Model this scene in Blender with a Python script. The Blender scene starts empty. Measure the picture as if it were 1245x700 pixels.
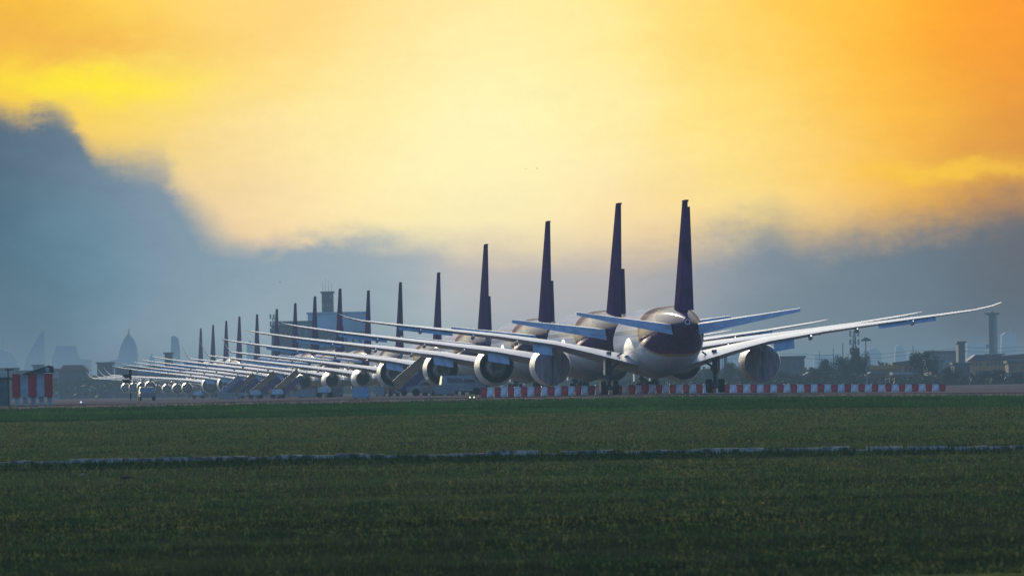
import bpy, bmesh, math, random
import numpy as np
from mathutils import Vector, Matrix
random.seed(7); np.random.seed(7)
R = math.radians
S = bpy.context.scene
COL = S.collection

# ------------------------------------------------------------------ measures
F = 11000.0            # focal length in photo pixels (1245 wide)
ROLL = 0.0178
EYE = 1.2
HZ = 466.0             # horizon row at the centre column
cR, sR = math.cos(ROLL), math.sin(ROLL)

def lvl(px, py):
    dx, dy = px - 622.5, py - 350.0
    return dx * cR - dy * sR, dx * sR + dy * cR + 350.0

def P(px, py, D):
    """point at distance D metres seen at photo pixel px,py"""
    x, y = lvl(px, py)
    return Vector((x / F * D, D, EYE + (HZ - y) / F * D))

def sm(a, b, t):
    t = min(1, max(0, (t - a) / (b - a)))
    return t * t * (3 - 2 * t)

def zg(x, y):
    """height of the ground"""
    if y < 760:
        z = -0.28 - (760 - y) * 0.00449
    elif y < 800:
        z = -0.28 + 0.28 * sm(760, 800, y)
    else:
        z = -0.6 * sm(950, 1500, y) - 0.5 * sm(1500, 2400, y)
    k = (1 - sm(1000, 1400, y)) * sm(500, 760, y)
    z -= 0.014 * max(0, x - 14) * k
    return z

# ------------------------------------------------------------------ colours
def lin(c):
    out = []
    for v in c:
        v = v / 255.0
        out.append(v / 12.92 if v <= 0.04045 else ((v + 0.055) / 1.055) ** 2.4)
    return out

HAZE_S = 1.45e-4
HAZE_TOP = 34.0
HAZE_FAR = 16000.0
HAZE_COL = lin((112, 138, 156))

# ------------------------------------------------------------------ node helper
class NT:
    def __init__(s, nt):
        s.nt = nt; s.n = nt.nodes; s.l = nt.links
    def node(s, t, **kw):
        n = s.n.new(t)
        for k, v in kw.items(): setattr(n, k, v)
        return n
    def put(s, sock, v):
        if isinstance(v, bpy.types.NodeSocket): s.l.new(v, sock)
        elif v is not None: sock.default_value = v
    def m(s, op, a, b=None, c=None, clamp=False):
        n = s.node('ShaderNodeMath', operation=op, use_clamp=clamp)
        s.put(n.inputs[0], a)
        if b is not None: s.put(n.inputs[1], b)
        if c is not None: s.put(n.inputs[2], c)
        return n.outputs[0]
    def v(s, op, a, b=None, scale=None):
        n = s.node('ShaderNodeVectorMath', operation=op)
        s.put(n.inputs[0], a)
        if b is not None: s.put(n.inputs[1], b)
        if scale is not None: s.put(n.inputs['Scale'], scale)
        return n.outputs['Value'] if op in ('DOT_PRODUCT', 'DISTANCE', 'LENGTH') else n.outputs[0]
    def sstep(s, x, a, b):
        n = s.node('ShaderNodeMapRange', interpolation_type='SMOOTHSTEP')
        s.put(n.inputs[0], x); s.put(n.inputs[1], a); s.put(n.inputs[2], b)
        return n.outputs[0]
    def mix(s, f, a, b):
        n = s.node('ShaderNodeMix', data_type='RGBA')
        s.put(n.inputs[0], f)
        s.put(n.inputs[6], (*a, 1) if isinstance(a, (list, tuple)) and len(a) == 3 else a)
        s.put(n.inputs[7], (*b, 1) if isinstance(b, (list, tuple)) and len(b) == 3 else b)
        return n.outputs[2]
    def noise(s, vec, scale, detail=4, rough=0.55):
        n = s.node('ShaderNodeTexNoise')
        s.put(n.inputs['Vector'], vec); n.inputs['Scale'].default_value = scale
        n.inputs['Detail'].default_value = detail; n.inputs['Roughness'].default_value = rough
        return n.outputs['Fac']
    def comb(s, x, y, z=0.0):
        n = s.node('ShaderNodeCombineXYZ')
        s.put(n.inputs[0], x); s.put(n.inputs[1], y); s.put(n.inputs[2], z)
        return n.outputs[0]

def mat(name, col, rough=0.5, metal=0.0, var=0.0, vscale=1.0, spec=0.5, coat=0.0, bump=0.0, stretch=(1, 1, 1), col2=None):
    m = bpy.data.materials.new(name); m.use_nodes = True
    t = NT(m.node_tree); b = m.node_tree.nodes['Principled BSDF']
    b.inputs['Roughness'].default_value = rough
    b.inputs['Metallic'].default_value = metal
    b.inputs['Specular IOR Level'].default_value = spec
    b.inputs['Coat Weight'].default_value = coat
    tc = t.node('ShaderNodeTexCoord')
    mp = t.node('ShaderNodeMapping'); mp.inputs['Scale'].default_value = stretch
    t.l.new(tc.outputs['Object'], mp.inputs[0])
    nz = t.noise(mp.outputs[0], vscale)
    if var or col2:
        c2 = col2 if col2 else [max(0, c * (1 - var)) for c in col]
        c1 = col if col2 else [min(1, c * (1 + var * 0.5)) for c in col]
        f = t.sstep(nz, 0.35, 0.65)
        t.l.new(t.mix(f, list(c1), list(c2)), b.inputs['Base Color'])
    else:
        b.inputs['Base Color'].default_value = (*col, 1)
    if bump:
        bp = t.node('ShaderNodeBump'); bp.inputs['Strength'].default_value = bump
        bp.inputs['Distance'].default_value = 0.05
        t.l.new(nz, bp.inputs['Height']); t.l.new(bp.outputs[0], b.inputs['Normal'])
    return m

# ------------------------------------------------------------------ sky
ABOVE = [(0,5,(226,158,58)),(0,42,(240,176,78)),(100,30,(255,186,92)),(200,55,(253,192,108)),(300,85,(255,210,128)),(330,25,(255,207,122)),
 (470,50,(255,218,142)),(600,20,(255,230,158)),(620,65,(255,238,170)),(640,120,(255,250,192)),(0,66,(250,188,62)),(0,95,(255,206,74)),(80,85,(255,234,58)),
 (160,92,(255,238,72)),(60,122,(250,202,96)),(230,108,(255,234,112)),(210,160,(255,234,120)),(150,180,(253,206,112)),(330,130,(255,238,150)),(232,214,(204,182,170)),(280,235,(240,212,172)),(265,192,(250,222,158)),(128,192,(236,190,140)),
 (460,125,(255,246,172)),(400,200,(255,240,172)),(550,190,(255,250,195)),(480,230,(255,240,178)),(340,250,(254,228,170)),(450,265,(255,234,182)),(600,250,(254,232,186)),
 (300,288,(250,208,172)),(700,170,(255,247,182)),(720,110,(255,240,165)),(600,150,(255,250,192)),(720,40,(255,232,145)),(850,20,(255,216,116)),(850,100,(255,222,124)),(980,20,(255,200,76)),
 (1000,100,(255,202,88)),(1100,40,(255,180,48)),(1200,40,(255,158,16)),(1245,85,(252,160,14)),(1110,150,(255,187,68)),(1240,150,(212,138,52)),
 (900,170,(255,228,132)),(850,215,(255,238,148)),(1080,212,(255,207,68)),(1235,205,(242,172,48)),(740,250,(252,220,176)),(680,225,(255,240,180)),(820,282,(238,200,165)),
 (950,238,(252,226,132)),(1000,268,(240,188,142)),(1140,238,(222,166,95)),(1245,238,(150,118,92))]
BELOW = [(0,150,(72,102,124)),(60,180,(80,110,132)),(50,155,(110,122,136)),(118,196,(142,148,158)),(110,225,(96,134,156)),(180,228,(122,144,164)),(225,225,(160,156,164)),(255,262,(128,154,172)),(200,275,(112,150,170)),(140,300,(104,144,164)),(0,240,(70,102,122)),
 (100,270,(92,136,158)),(20,330,(88,118,136)),(280,310,(136,160,176)),(0,400,(100,126,142)),(200,370,(132,154,168)),(420,300,(150,164,176)),(450,350,(150,170,180)),
 (600,300,(205,185,175)),(650,340,(165,172,180)),(760,310,(196,180,172)),(840,340,(138,152,164)),(950,305,(126,142,156)),(1050,310,(112,130,145)),(1150,290,(104,120,134)),(1245,275,(112,110,112)),
 (1245,330,(98,114,128)),(1245,410,(98,114,126)),(1000,390,(118,136,148)),(750,420,(150,165,175)),(560,420,(150,170,180)),(300,420,(144,165,176)),(1100,350,(106,124,138))]
BND = [(-200,130),(0,136),(30,142),(60,136),(88,150),(104,176),(125,190),(195,200),(212,224),(234,250),(262,276),(286,291),(330,297),(390,288),(470,290),(560,300),(650,305),(760,306),(850,292),
       (900,280),(938,270),(972,284),(1050,280),(1120,268),(1245,246),(1450,240)]
def bnd_fix():
    pts = []; last = -1e9
    for x, y in BND:
        if x > last + 4: pts.append((x, y)); last = x
    return pts

def haze_T(py):
    e = (HZ - py) / F
    if e <= 0.0001: L = HAZE_FAR
    else: L = min(HAZE_FAR, (HAZE_TOP - EYE) / e)
    return math.exp(-HAZE_S * L)

def unhaze(py, c):
    T = max(haze_T(py), 0.12)
    return [max(0.002, (v - h * (1 - T)) / T) for v, h in zip(lin(c), HAZE_COL)]

SUN_AZ, SUN_EL = R(-13), R(15)     # azimuth from +Y, negative = left
sun_dir = Vector((math.sin(SUN_AZ) * math.cos(SUN_EL), math.cos(SUN_AZ) * math.cos(SUN_EL), math.sin(SUN_EL)))

def build_world():
    w = bpy.data.worlds.new("World"); S.world = w; w.use_nodes = True
    t = NT(w.node_tree); w.node_tree.nodes.clear()
    out = t.node('ShaderNodeOutputWorld'); bg = t.node('ShaderNodeBackground')
    t.l.new(bg.outputs[0], out.inputs[0])
    tc = t.node('ShaderNodeTexCoord'); D = tc.outputs['Generated']
    sp = t.node('ShaderNodeSeparateXYZ'); t.l.new(D, sp.inputs[0])
    x, y, z = sp.outputs
    ys = t.m('MAXIMUM', y, 0.02)
    U = t.m('DIVIDE', x, ys); V = t.m('DIVIDE', z, ys)
    # bearing and elevation in units of 1/F rad, around the patch of sky in view
    U = t.m('MULTIPLY_ADD', U, F / 100.0, 6.225)
    V = t.m('MULTIPLY_ADD', V, -F / 100.0, HZ / 100.0)
    # domain warp: long horizontal wisps
    st = t.comb(t.m('MULTIPLY', U, 0.55), V)
    n1 = t.noise(st, 1.1, 5, 0.6); n2 = t.noise(t.v('ADD', st, (13.1, 4.2, 0)), 1.1, 5, 0.6)
    n3 = t.noise(t.v('ADD', st, (3.1, 9.2, 0)), 3.2, 5, 0.6)
    n4 = t.noise(t.comb(t.m('MULTIPLY', U, 0.25), t.m('MULTIPLY', V, 1.0)), 2.2, 6, 0.6)
    wU = t.m('MULTIPLY_ADD', t.m('SUBTRACT', n1, 0.5), 1.1, U)
    wV = t.m('MULTIPLY_ADD', t.m('SUBTRACT', n2, 0.5), 0.75, V)
    wV = t.m('MULTIPLY_ADD', t.m('SUBTRACT', n3, 0.5), 0.30, wV)
    pos = t.comb(wU, wV)
    def rbf(pts, rad):
        acc = None; ws = None
        B = math.exp(-1 / (2 * (rad / 100) ** 2))
        for px, py, c in pts:
            lx, ly = lvl(px, py)
            d = t.v('SUBTRACT', pos, ((lx + 622.5) / 100, ly / 100, 0))
            d2 = t.v('DOT_PRODUCT', d, d)
            wgt = t.m('POWER', B, d2)
            acc = t.v('MULTIPLY_ADD', tuple(unhaze(ly, c)), (0, 0, 0)) if False else acc
            cc = t.v('SCALE', tuple(unhaze(ly, c)), scale=wgt)
            acc = cc if acc is None else t.v('ADD', acc, cc)
            ws = wgt if ws is None else t.m('ADD', ws, wgt)
        inv = t.m('DIVIDE', 1.0, t.m('MAXIMUM', ws, 1e-12))
        return t.v('SCALE', acc, scale=inv)
    ca = rbf(ABOVE, 70); cb = rbf(BELOW, 62)
    fc = t.node('ShaderNodeFloatCurve')
    cm = fc.mapping; cm.use_clip = False
    cu = cm.curves[0]
    pts = [((lvl(a, b)[0] + 622.5 + 300) / 1900.0, lvl(a, b)[1] / 700.0) for a, b in bnd_fix()]
    cu.points[0].location = pts[0]; cu.points[1].location = pts[-1]
    for p in pts[1:-1]: cu.points.new(*p)
    cm.update()
    n5 = t.noise(t.comb(t.m('MULTIPLY', U, 0.8), V), 6.5, 7, 0.68)
    wU2 = t.m('MULTIPLY_ADD', t.m('SUBTRACT', n1, 0.5), 0.25, U)
    wU2 = t.m('MULTIPLY_ADD', t.m('SUBTRACT', n3, 0.5), 0.45, wU2)
    wU2 = t.m('MULTIPLY_ADD', t.m('SUBTRACT', n5, 0.5), 0.30, wU2)
    t.put(fc.inputs['Value'], t.m('DIVIDE', t.m('ADD', wU2, 3.0), 19.0))
    b = t.m('MULTIPLY', fc.outputs[0], 7.0)
    e = t.m('SUBTRACT', V, b)
    e = t.m('MULTIPLY_ADD', t.m('SUBTRACT', n4, 0.5), 0.40, e)
    e = t.m('MULTIPLY_ADD', t.m('SUBTRACT', n3, 0.5), 0.34, e)
    e = t.m('MULTIPLY_ADD', t.m('SUBTRACT', n5, 0.5), 0.22, e)
    soft = t.m('MULTIPLY_ADD', t.sstep(U, 3.5, 7.5), 0.22, 0.24)
    soft = t.m('MULTIPLY_ADD', t.m('SUBTRACT', 1.0, t.sstep(t.m('ABSOLUTE', t.m('SUBTRACT', U, 2.1)), 0.3, 1.1)), 0.16, soft)
    q = t.m('DIVIDE', e, soft)
    msk = t.sstep(q, -1.0, 1.0)
    def streak(col, x0, y0, sx, sy, amt):
        a = t.m('DIVIDE', t.m('SUBTRACT', wU, x0), sx); c = t.m('DIVIDE', t.m('SUBTRACT', wV, y0), sy)
        g = t.m('POWER', 2.718, t.m('MULTIPLY', -1.0, t.m('ADD', t.m('MULTIPLY', a, a), t.m('MULTIPLY', c, c))))
        return t.mix(t.m('MULTIPLY', g, amt), ca, tuple(unhaze(y0 * 100, col)))
    ca = streak((255, 236, 52), 1.1, 0.93, 1.25, 0.26, .85)
    ca = streak((240, 176, 84), 0.9, 0.42, 1.6, 0.22, .6)
    ca = streak((255, 206, 52), 11.7, 2.17, 1.3, 0.14, .7)
    painted = t.mix(msk, ca, cb)
    # a little large-scale streaking in the light
    k = t.m('MULTIPLY_ADD', t.m('SUBTRACT', n4, 0.5), 0.13, 1.0)
    k = t.m('MULTIPLY_ADD', t.m('SUBTRACT', n5, 0.5), 0.09, k)
    painted = t.v('SCALE', painted, scale=k)
    # the rest of the dome
    sky = t.node('ShaderNodeTexSky', sky_type='NISHITA'); sky.sun_disc = False
    sky.sun_elevation = SUN_EL; sky.sun_rotation = SUN_AZ
    sky.dust_density = 3.0; sky.ozone_density = 2.0; sky.air_density = 1.2
    nish = t.v('SCALE', sky.outputs[0], scale=0.10)
    nish = t.v('MULTIPLY', nish, (0.72, 1.0, 1.42))
    g = t.m('MAXIMUM', t.v('DOT_PRODUCT', D, tuple(Vector((-0.12, 0.97, 0.20)).normalized())), 0.0)
    east = t.m('MULTIPLY_ADD', t.m('MAXIMUM', t.m('MULTIPLY', y, -1.0), 0.0), 1.1, 1.0)
    nish = t.v('SCALE', nish, scale=east)
    glow = t.v('SCALE', (0.95, 0.55, 0.25), scale=t.m('POWER', g, 9.0))
    rest = t.v('ADD', nish, glow)
    inx = t.m('SUBTRACT', 1.0, t.sstep(t.m('ABSOLUTE', t.m('SUBTRACT', U, 6.225)), 7.5, 18.0))
    iny = t.sstep(V, -9.0, -2.5)
    iny2 = t.sstep(y, 0.3, 0.7)
    f = t.m('MULTIPLY', t.m('MULTIPLY', inx, iny), iny2)
    final = t.mix(f, rest, painted)
    t.put(bg.inputs['Color'], final)
    bg.inputs['Strength'].default_value = 1.0
    w.cycles.sampling_method = 'MANUAL'; w.cycles.sample_map_resolution = 1024
build_world()

sl = bpy.data.lights.new("sun", 'SUN'); sl.energy = 2.2; sl.angle = R(0.6); sl.color = (1.0, 0.80, 0.58)
so = bpy.data.objects.new("sun", sl); COL.objects.link(so)
so.rotation_euler = (-sun_dir).to_track_quat('-Z', 'Y').to_euler()

# ------------------------------------------------------------------ camera
cd = bpy.data.cameras.new("camera"); cam = bpy.data.objects.new("camera", cd); COL.objects.link(cam)
cd.sensor_width = 36; cd.lens = 36 * F / 1245.0
cd.clip_start = 1.0; cd.clip_end = 40000
pitch = math.atan((HZ - 350.0) / F)
Mx = Matrix.Rotation(R(90) + pitch, 4, 'X') @ Matrix.Rotation(-ROLL, 4, 'Z')
cam.matrix_world = Matrix.Translation((0, 0, EYE)) @ Mx
cd.dof.use_dof = True; cd.dof.focus_distance = 850; cd.dof.aperture_fstop = 4.0
S.camera = cam
S.view_settings.view_transform = 'Standard'; S.view_settings.look = 'None'
S.view_settings.exposure = 0; S.view_settings.gamma = 1
S.render.engine = 'CYCLES'
S.cycles.max_bounces = 5; S.cycles.diffuse_bounces = 2; S.cycles.glossy_bounces = 3
S.cycles.volume_bounces = 0
S.cycles.use_denoising = True

# ------------------------------------------------------------------ mesh helpers
class MB:
    """collects shapes into one mesh"""
    def __init__(s): s.v = []; s.f = []; s.mi = []
    def add(s, vs, fs, mi=0):
        o = len(s.v); s.v += [tuple(v) for v in vs]
        s.f += [tuple(i + o for i in f) for f in fs]; s.mi += [mi] * len(fs)
        return s
    def box(s, x0, x1, y0, y1, z0, z1, mi=0):
        vs = [(x, y, z) for x in (x0, x1) for y in (y0, y1) for z in (z0, z1)]
        return s.add(vs, [(0, 1, 3, 2), (4, 6, 7, 5), (0, 4, 5, 1), (2, 3, 7, 6), (0, 2, 6, 4), (1, 5, 7, 3)], mi)
    def tube(s, a, b, r0, r1=None, n=10, mi=0):
        a = Vector(a); b = Vector(b); r1 = r0 if r1 is None else r1
        d = (b - a).normalized(); u = d.orthogonal().normalized(); w = d.cross(u)
        vs = []
        for c, r in ((a, r0), (b, r1)):
            for i in range(n):
                k = 2 * math.pi * i / n; vs.append(c + (u * math.cos(k) + w * math.sin(k)) * r)
        fs = [(i, (i + 1) % n, n + (i + 1) % n, n + i) for i in range(n)]
        fs += [tuple(range(n))[::-1], tuple(range(n, 2 * n))]
        return s.add(vs, fs, mi)
    def lathe(s, prof, axis='Y', c=(0, 0, 0), n=32, mi=0):
        vs = []; fs = []
        for (a, r) in prof:
            for i in range(n):
                k = 2 * math.pi * i / n; p, q = r * math.cos(k), r * math.sin(k)
                v = {'Y': (p, a, q), 'X': (a, p, q), 'Z': (p, q, a)}[axis]
                vs.append((v[0] + c[0], v[1] + c[1], v[2] + c[2]))
        for j in range(len(prof) - 1):
            for i in range(n):
                fs.append((j * n + i, j * n + (i + 1) % n, (j + 1) * n + (i + 1) % n, (j + 1) * n + i))
        if prof[0][1] > 1e-4: fs.append(tuple(range(n)))
        if prof[-1][1] > 1e-4: fs.append(tuple(range((len(prof) - 1) * n, len(prof) * n)))
        return s.add(vs, fs, mi)
    def loft(s, rings, cap=True, closed=True, mi=0):
        n = len(rings[0]); vs = [v for r in rings for v in r]; fs = []
        for j in range(len(rings) - 1):
            for i in range(n if closed else n - 1):
                fs.append((j * n + i, j * n + (i + 1) % n, (j + 1) * n + (i + 1) % n, (j + 1) * n + i))
        if cap:
            fs.append(tuple(range(n))); fs.append(tuple(range((len(rings) - 1) * n, len(rings) * n)))
        return s.add(vs, fs, mi)
    def prism(s, poly, y0, y1, mi=0):
        """poly of (x,z) pushed along Y"""
        n = len(poly); vs = [(x, y0, z) for x, z in poly] + [(x, y1, z) for x, z in poly]
        fs = [(i, (i + 1) % n, n + (i + 1) % n, n + i) for i in range(n)] + [tuple(range(n)), tuple(range(n, 2 * n))]
        return s.add(vs, fs, mi)
    def mesh(s, name, mats, smooth=True, ang=35, weld=1e-4):
        me = bpy.data.meshes.new(name); me.from_pydata(s.v, [], s.f)
        for m in (mats if isinstance(mats, (list, tuple)) else [mats]): me.materials.append(m)
        me.polygons.foreach_set('material_index', s.mi)
        bm = bmesh.new(); bm.from_mesh(me)
        bmesh.ops.remove_doubles(bm, verts=bm.verts, dist=weld)
        bmesh.ops.recalc_face_normals(bm, faces=bm.faces)
        bm.to_mesh(me); bm.free()
        if smooth:
            me.shade_smooth(); me.set_sharp_from_angle(angle=R(ang))
        return me
    def obj(s, name, mats, parent=None, **kw):
        return link(name, s.mesh(name, mats, **kw), parent)

def link(name, data, parent=None):
    o = bpy.data.objects.new(name, data); COL.objects.link(o)
    if parent is not None: o.parent = parent
    return o
def tag(o, label=None, cat=None, group=None, kind=None):
    if label: o['label'] = label
    if cat: o['category'] = cat
    if group: o['group'] = group
    if kind: o['kind'] = kind
    return o
def thing(name, label, cat, loc=(0, 0, 0), rz=0, group=None):
    o = link(name, None); o.location = loc; o.rotation_euler = (0, 0, rz)
    return tag(o, label, cat, group)
def copy_tree(o, parent=None):
    c = o.copy(); COL.objects.link(c); c.parent = parent
    for ch in list(o.children): copy_tree(ch, c)
    return c

# ------------------------------------------------------------------ haze
def build_haze():
    m = bpy.data.materials.new('haze'); m.use_nodes = True
    t = NT(m.node_tree); m.node_tree.nodes.clear()
    out = t.node('ShaderNodeOutputMaterial')
    ab = t.node('ShaderNodeVolumeAbsorption'); ab.inputs['Color'].default_value = (0, 0, 0, 1)
    ab.inputs['Density'].default_value = HAZE_S
    em = t.node('ShaderNodeEmission'); em.inputs['Color'].default_value = (*HAZE_COL, 1)
    em.inputs['Strength'].default_value = HAZE_S
    ad = t.node('ShaderNodeAddShader'); t.l.new(ab.outputs[0], ad.inputs[0]); t.l.new(em.outputs[0], ad.inputs[1])
    t.l.new(ad.outputs[0], out.inputs['Volume'])
    m.volume_intersection_method = 'FAST' if hasattr(m, 'volume_intersection_method') else None
    b = MB().box(-4000, 4000, -400, HAZE_FAR, -30, HAZE_TOP)
    tag(b.obj('haze', m, smooth=False), kind='structure')
try: build_haze()
except AttributeError: pass

# ------------------------------------------------------------------ ground
def grid_mesh(name, ys, xf, nx, m, lift=0.0, zf=zg):
    vs = []; fs = []
    for y in ys:
        x0, x1 = xf(y)
        for i in range(nx):
            x = x0 + (x1 - x0) * i / (nx - 1); vs.append((x, y, zf(x, y) + lift))
    for j in range(len(ys) - 1):
        for i in range(nx - 1):
            a = j * nx + i; fs.append((a, a + 1, a + nx + 1, a + nx))
    me = bpy.data.meshes.new(name); me.from_pydata(vs, [], fs); me.materials.append(m); me.shade_smooth()
    return link(name, me)

def ground_mat():
    m = bpy.data.materials.new('turf_soil'); m.use_nodes = True
    t = NT(m.node_tree); b = m.node_tree.nodes['Principled BSDF']; b.inputs['Roughness'].default_value = 1.0
    b.inputs['Specular IOR Level'].default_value = 0.0
    tc = t.node('ShaderNodeTexCoord'); o = tc.outputs['Object']
    mp = t.node('ShaderNodeMapping'); mp.inputs['Scale'].default_value = (1, 0.12, 1); t.l.new(o, mp.inputs[0])
    a = t.noise(mp.outputs[0], 0.35, 6, 0.6); c = t.noise(mp.outputs[0], 3.0, 4, 0.6)
    c1 = t.mix(t.sstep(a, 0.35, 0.65), (0.105, 0.135, 0.036), (0.21, 0.175, 0.048))
    c2 = t.mix(t.sstep(c, 0.3, 0.7), (0.045, 0.085, 0.018), c1)
    t.l.new(c2, b.inputs['Base Color'])
    return m
ys = list(np.arange(-300, 150, 50)) + list(np.arange(150, 830, 4)) + list(np.arange(830, 2600, 25)) + list(np.linspace(2600, HAZE_FAR - 60, 40))
ground = grid_mesh('ground', ys, lambda y: (-60 - y * 0.24, 60 + y * 0.24), 81, ground_mat())
tag(ground, kind='structure')

m_apron = mat('apron_concrete', (0.20, 0.165, 0.15), 1.0, spec=0.0, var=0.3, vscale=0.08, stretch=(1, 0.2, 1))
apron = grid_mesh('apron', list(np.arange(796, 3000, 19)), lambda y: (-70 - y * 0.1, 30 + y * 0.06), 25, m_apron, 0.02)
tag(apron, kind='structure')
m_road = mat('service_road_asphalt', (0.34, 0.24, 0.19), 1.0, spec=0.0, var=0.35, vscale=0.3, stretch=(1, 0.3, 1))
road = grid_mesh('service_road', list(np.arange(764, 792, 3)), lambda y: (-90, 90), 31, m_road, 0.012)
tag(road, kind='structure')

# ------------------------------------------------------------------ grass
def grass_mat(name):
    m = bpy.data.materials.new(name); m.use_nodes = True
    t = NT(m.node_tree); b = m.node_tree.nodes['Principled BSDF']
    at = t.node('ShaderNodeAttribute'); at.attribute_name = 'tint'
    t.l.new(at.outputs['Color'], b.inputs['Base Color']); b.inputs['Roughness'].default_value = 0.85
    b.inputs['Specular IOR Level'].default_value = 0.0
    b.inputs['Normal'].default_value = (0, 0, 1)
    ge = t.node('ShaderNodeNewGeometry'); up = t.v('NORMALIZE', t.v('ADD', t.v('SCALE', ge.outputs['Normal'], scale=0.35), (0, 0, 0.9)))
    t.l.new(up, b.inputs['Normal'])
    return m
def vnoise(x, y, seed):
    """smooth value noise on arrays"""
    rs = np.random.RandomState(seed); tab = rs.rand(256, 256)
    xi = np.floor(x).astype(int); yi = np.floor(y).astype(int); fx = x - xi; fy = y - yi
    fx = fx * fx * (3 - 2 * fx); fy = fy * fy * (3 - 2 * fy)
    g = lambda a, b: tab[a % 256, b % 256]
    return (g(xi, yi) * (1 - fx) + g(xi + 1, yi) * fx) * (1 - fy) + (g(xi, yi + 1) * (1 - fx) + g(xi + 1, yi + 1) * fx) * fy
zgv = np.vectorize(zg)
def grass(name, n, y0, y1, hmin, hmax, wid, palette, seed, label, cat='grass', edge=6.0, hn=1.0):
    rs = np.random.RandomState(seed)
    # even in apparent rows: distance drawn so that rows of the slope are equally filled
    a0, a1 = 1 / y0, 1 / y1
    y = 1 / (a1 + (a0 - a1) * rs.rand(n))
    x = (rs.rand(n) * 2 - 1) * (y * 0.0585 + edge)
    z = zgv(x, y)
    big = vnoise(x * 0.16 + 40, y * 0.02 + 9, seed + 1) * 0.6 + vnoise(x * 0.6 + 11, y * 0.07 + 3, seed + 2) * 0.4
    fine = vnoise(x * 2.1, y * 0.35, seed + 3)
    h = (hmin + (hmax - hmin) * rs.rand(n) ** 1.5) * (1 + hn * (fine - 0.5)) * (0.7 + 0.6 * big)
    w = wid * (0.5 + rs.rand(n)) * (0.5 + y / 800)
    ang = rs.rand(n) * np.pi; lean = (rs.rand(n, 2) - 0.5) * 0.8
    ca, sa = np.cos(ang) * w, np.sin(ang) * w
    v = np.empty((n, 3, 3))
    v[:, 0] = np.stack([x - ca, y - sa, z - 0.02], 1); v[:, 1] = np.stack([x + ca, y + sa, z - 0.02], 1)
    v[:, 2] = np.stack([x + lean[:, 0] * h, y + lean[:, 1] * h, z + h], 1)
    me = bpy.data.meshes.new(name)
    me.vertices.add(n * 3); me.vertices.foreach_set('co', v.ravel())
    me.loops.add(n * 3); me.loops.foreach_set('vertex_index', np.arange(n * 3))
    me.polygons.add(n); me.polygons.foreach_set('loop_start', np.arange(n) * 3)
    pal = np.array(palette)          # [dark, mid, light, straw]
    k = np.clip((big - 0.36) / 0.26, 0, 1)[:, None]
    c = pal[0] * (1 - k) + pal[1] * k
    k2 = np.clip((fine - 0.45) / 0.4, 0, 1)[:, None] * rs.rand(n)[:, None]
    c = c * (1 - k2) + pal[2] * k2
    st = (vnoise(x * 0.25 + 5, y * 0.035 + 70, seed + 4) > 0.66) & (rs.rand(n) < 0.25) | (rs.rand(n) < 0.015)
    c[st] = pal[3]
    tf = vnoise(x * 0.45 + 7, y * 0.06 + 21, seed + 6) > 0.80
    c[tf] = pal[0] * 1.15; z = z + 0
    c = c * (0.85 + 0.3 * rs.rand(n))[:, None]
    sk = 0.62 * vnoise(x * 0.035 + 3, y * 0.16 + 31, seed + 8) + 0.38 * vnoise(x * 0.11 + 13, y * 0.5 + 11, seed + 9)
    c = c * (0.35 + 1.6 * sk)[:, None] * np.clip(0.72 + 0.28 * (y - 185) / 250, 0.72, 1.0)[:, None]
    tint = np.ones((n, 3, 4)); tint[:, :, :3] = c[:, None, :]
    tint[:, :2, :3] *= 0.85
    at = me.color_attributes.new('tint', 'FLOAT_COLOR', 'POINT'); at.data.foreach_set('color', tint.ravel())
    me.materials.append(grass_mat(name + '_blades')); me.update(); me.validate()
    return tag(link(name, me), label, cat, kind='stuff')
G_FIELD = [(0.120, 0.150, 0.040), (0.240, 0.205, 0.055), (0.255, 0.225, 0.065), (0.30, 0.205, 0.085)]
G_CREST = [(0.11, 0.20, 0.030), (0.19, 0.29, 0.040), (0.24, 0.32, 0.045), (0.28, 0.27, 0.05)]
G_DRY = [(0.26, 0.17, 0.10), (0.30, 0.20, 0.12), (0.34, 0.23, 0.14), (0.36, 0.25, 0.15)]
grass('mown_grass', 330000, 185, 740, 0.05, 0.16, 0.022, G_FIELD, 11, 'dark mown airfield grass filling the foreground')
grass('tall_grass', 90000, 628, 764, 0.08, 0.30, 0.030, G_CREST, 21, 'brighter green tall grass along the edge of the field')
grass('dry_grass', 26000, 762, 797, 0.03, 0.10, 0.03, G_DRY, 31, 'thin dry brownish grass between green verge and taxiway')

# weeds in a few tufts along the kerb and field
m_kerb = mat('weathered_concrete', (0.31, 0.295, 0.265), 1.0, spec=0.0, var=0.75, vscale=2.6, bump=0.3)
def kerb():
    b = MB(); x = -27.0
    while x < 27:
        L = random.uniform(0.5, 1.9); y = 392 - .25 * x - .012 * x * x + random.uniform(-0.3, 0.3)
        h = random.choice((random.uniform(0.15, 0.22), random.uniform(0.15, 0.22), random.uniform(0.07, 0.14))); z = zg(x, y)
        if True:
            y2 = y + random.uniform(-0.3, 0.3)
            b.add([(x, y, z - .2), (x + L - .04, y2, z - .2), (x + L - .04, y2, z + h * random.uniform(.8, 1.1)), (x, y, z + h),
                   (x, y + 1.2, z - .2), (x + L - .04, y2 + 1.2, z - .2), (x + L - .04, y2 + 1.2, z + h), (x, y + 1.2, z + h)],
                  [(0, 1, 2, 3), (4, 5, 6, 7), (0, 3, 7, 4), (1, 2, 6, 5), (3, 2, 6, 7)])
        x += L
    return b
tag(kerb().obj('drain_kerb', m_kerb, smooth=False), 'broken grey concrete drain kerb crossing the grass field', 'kerb')
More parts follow.
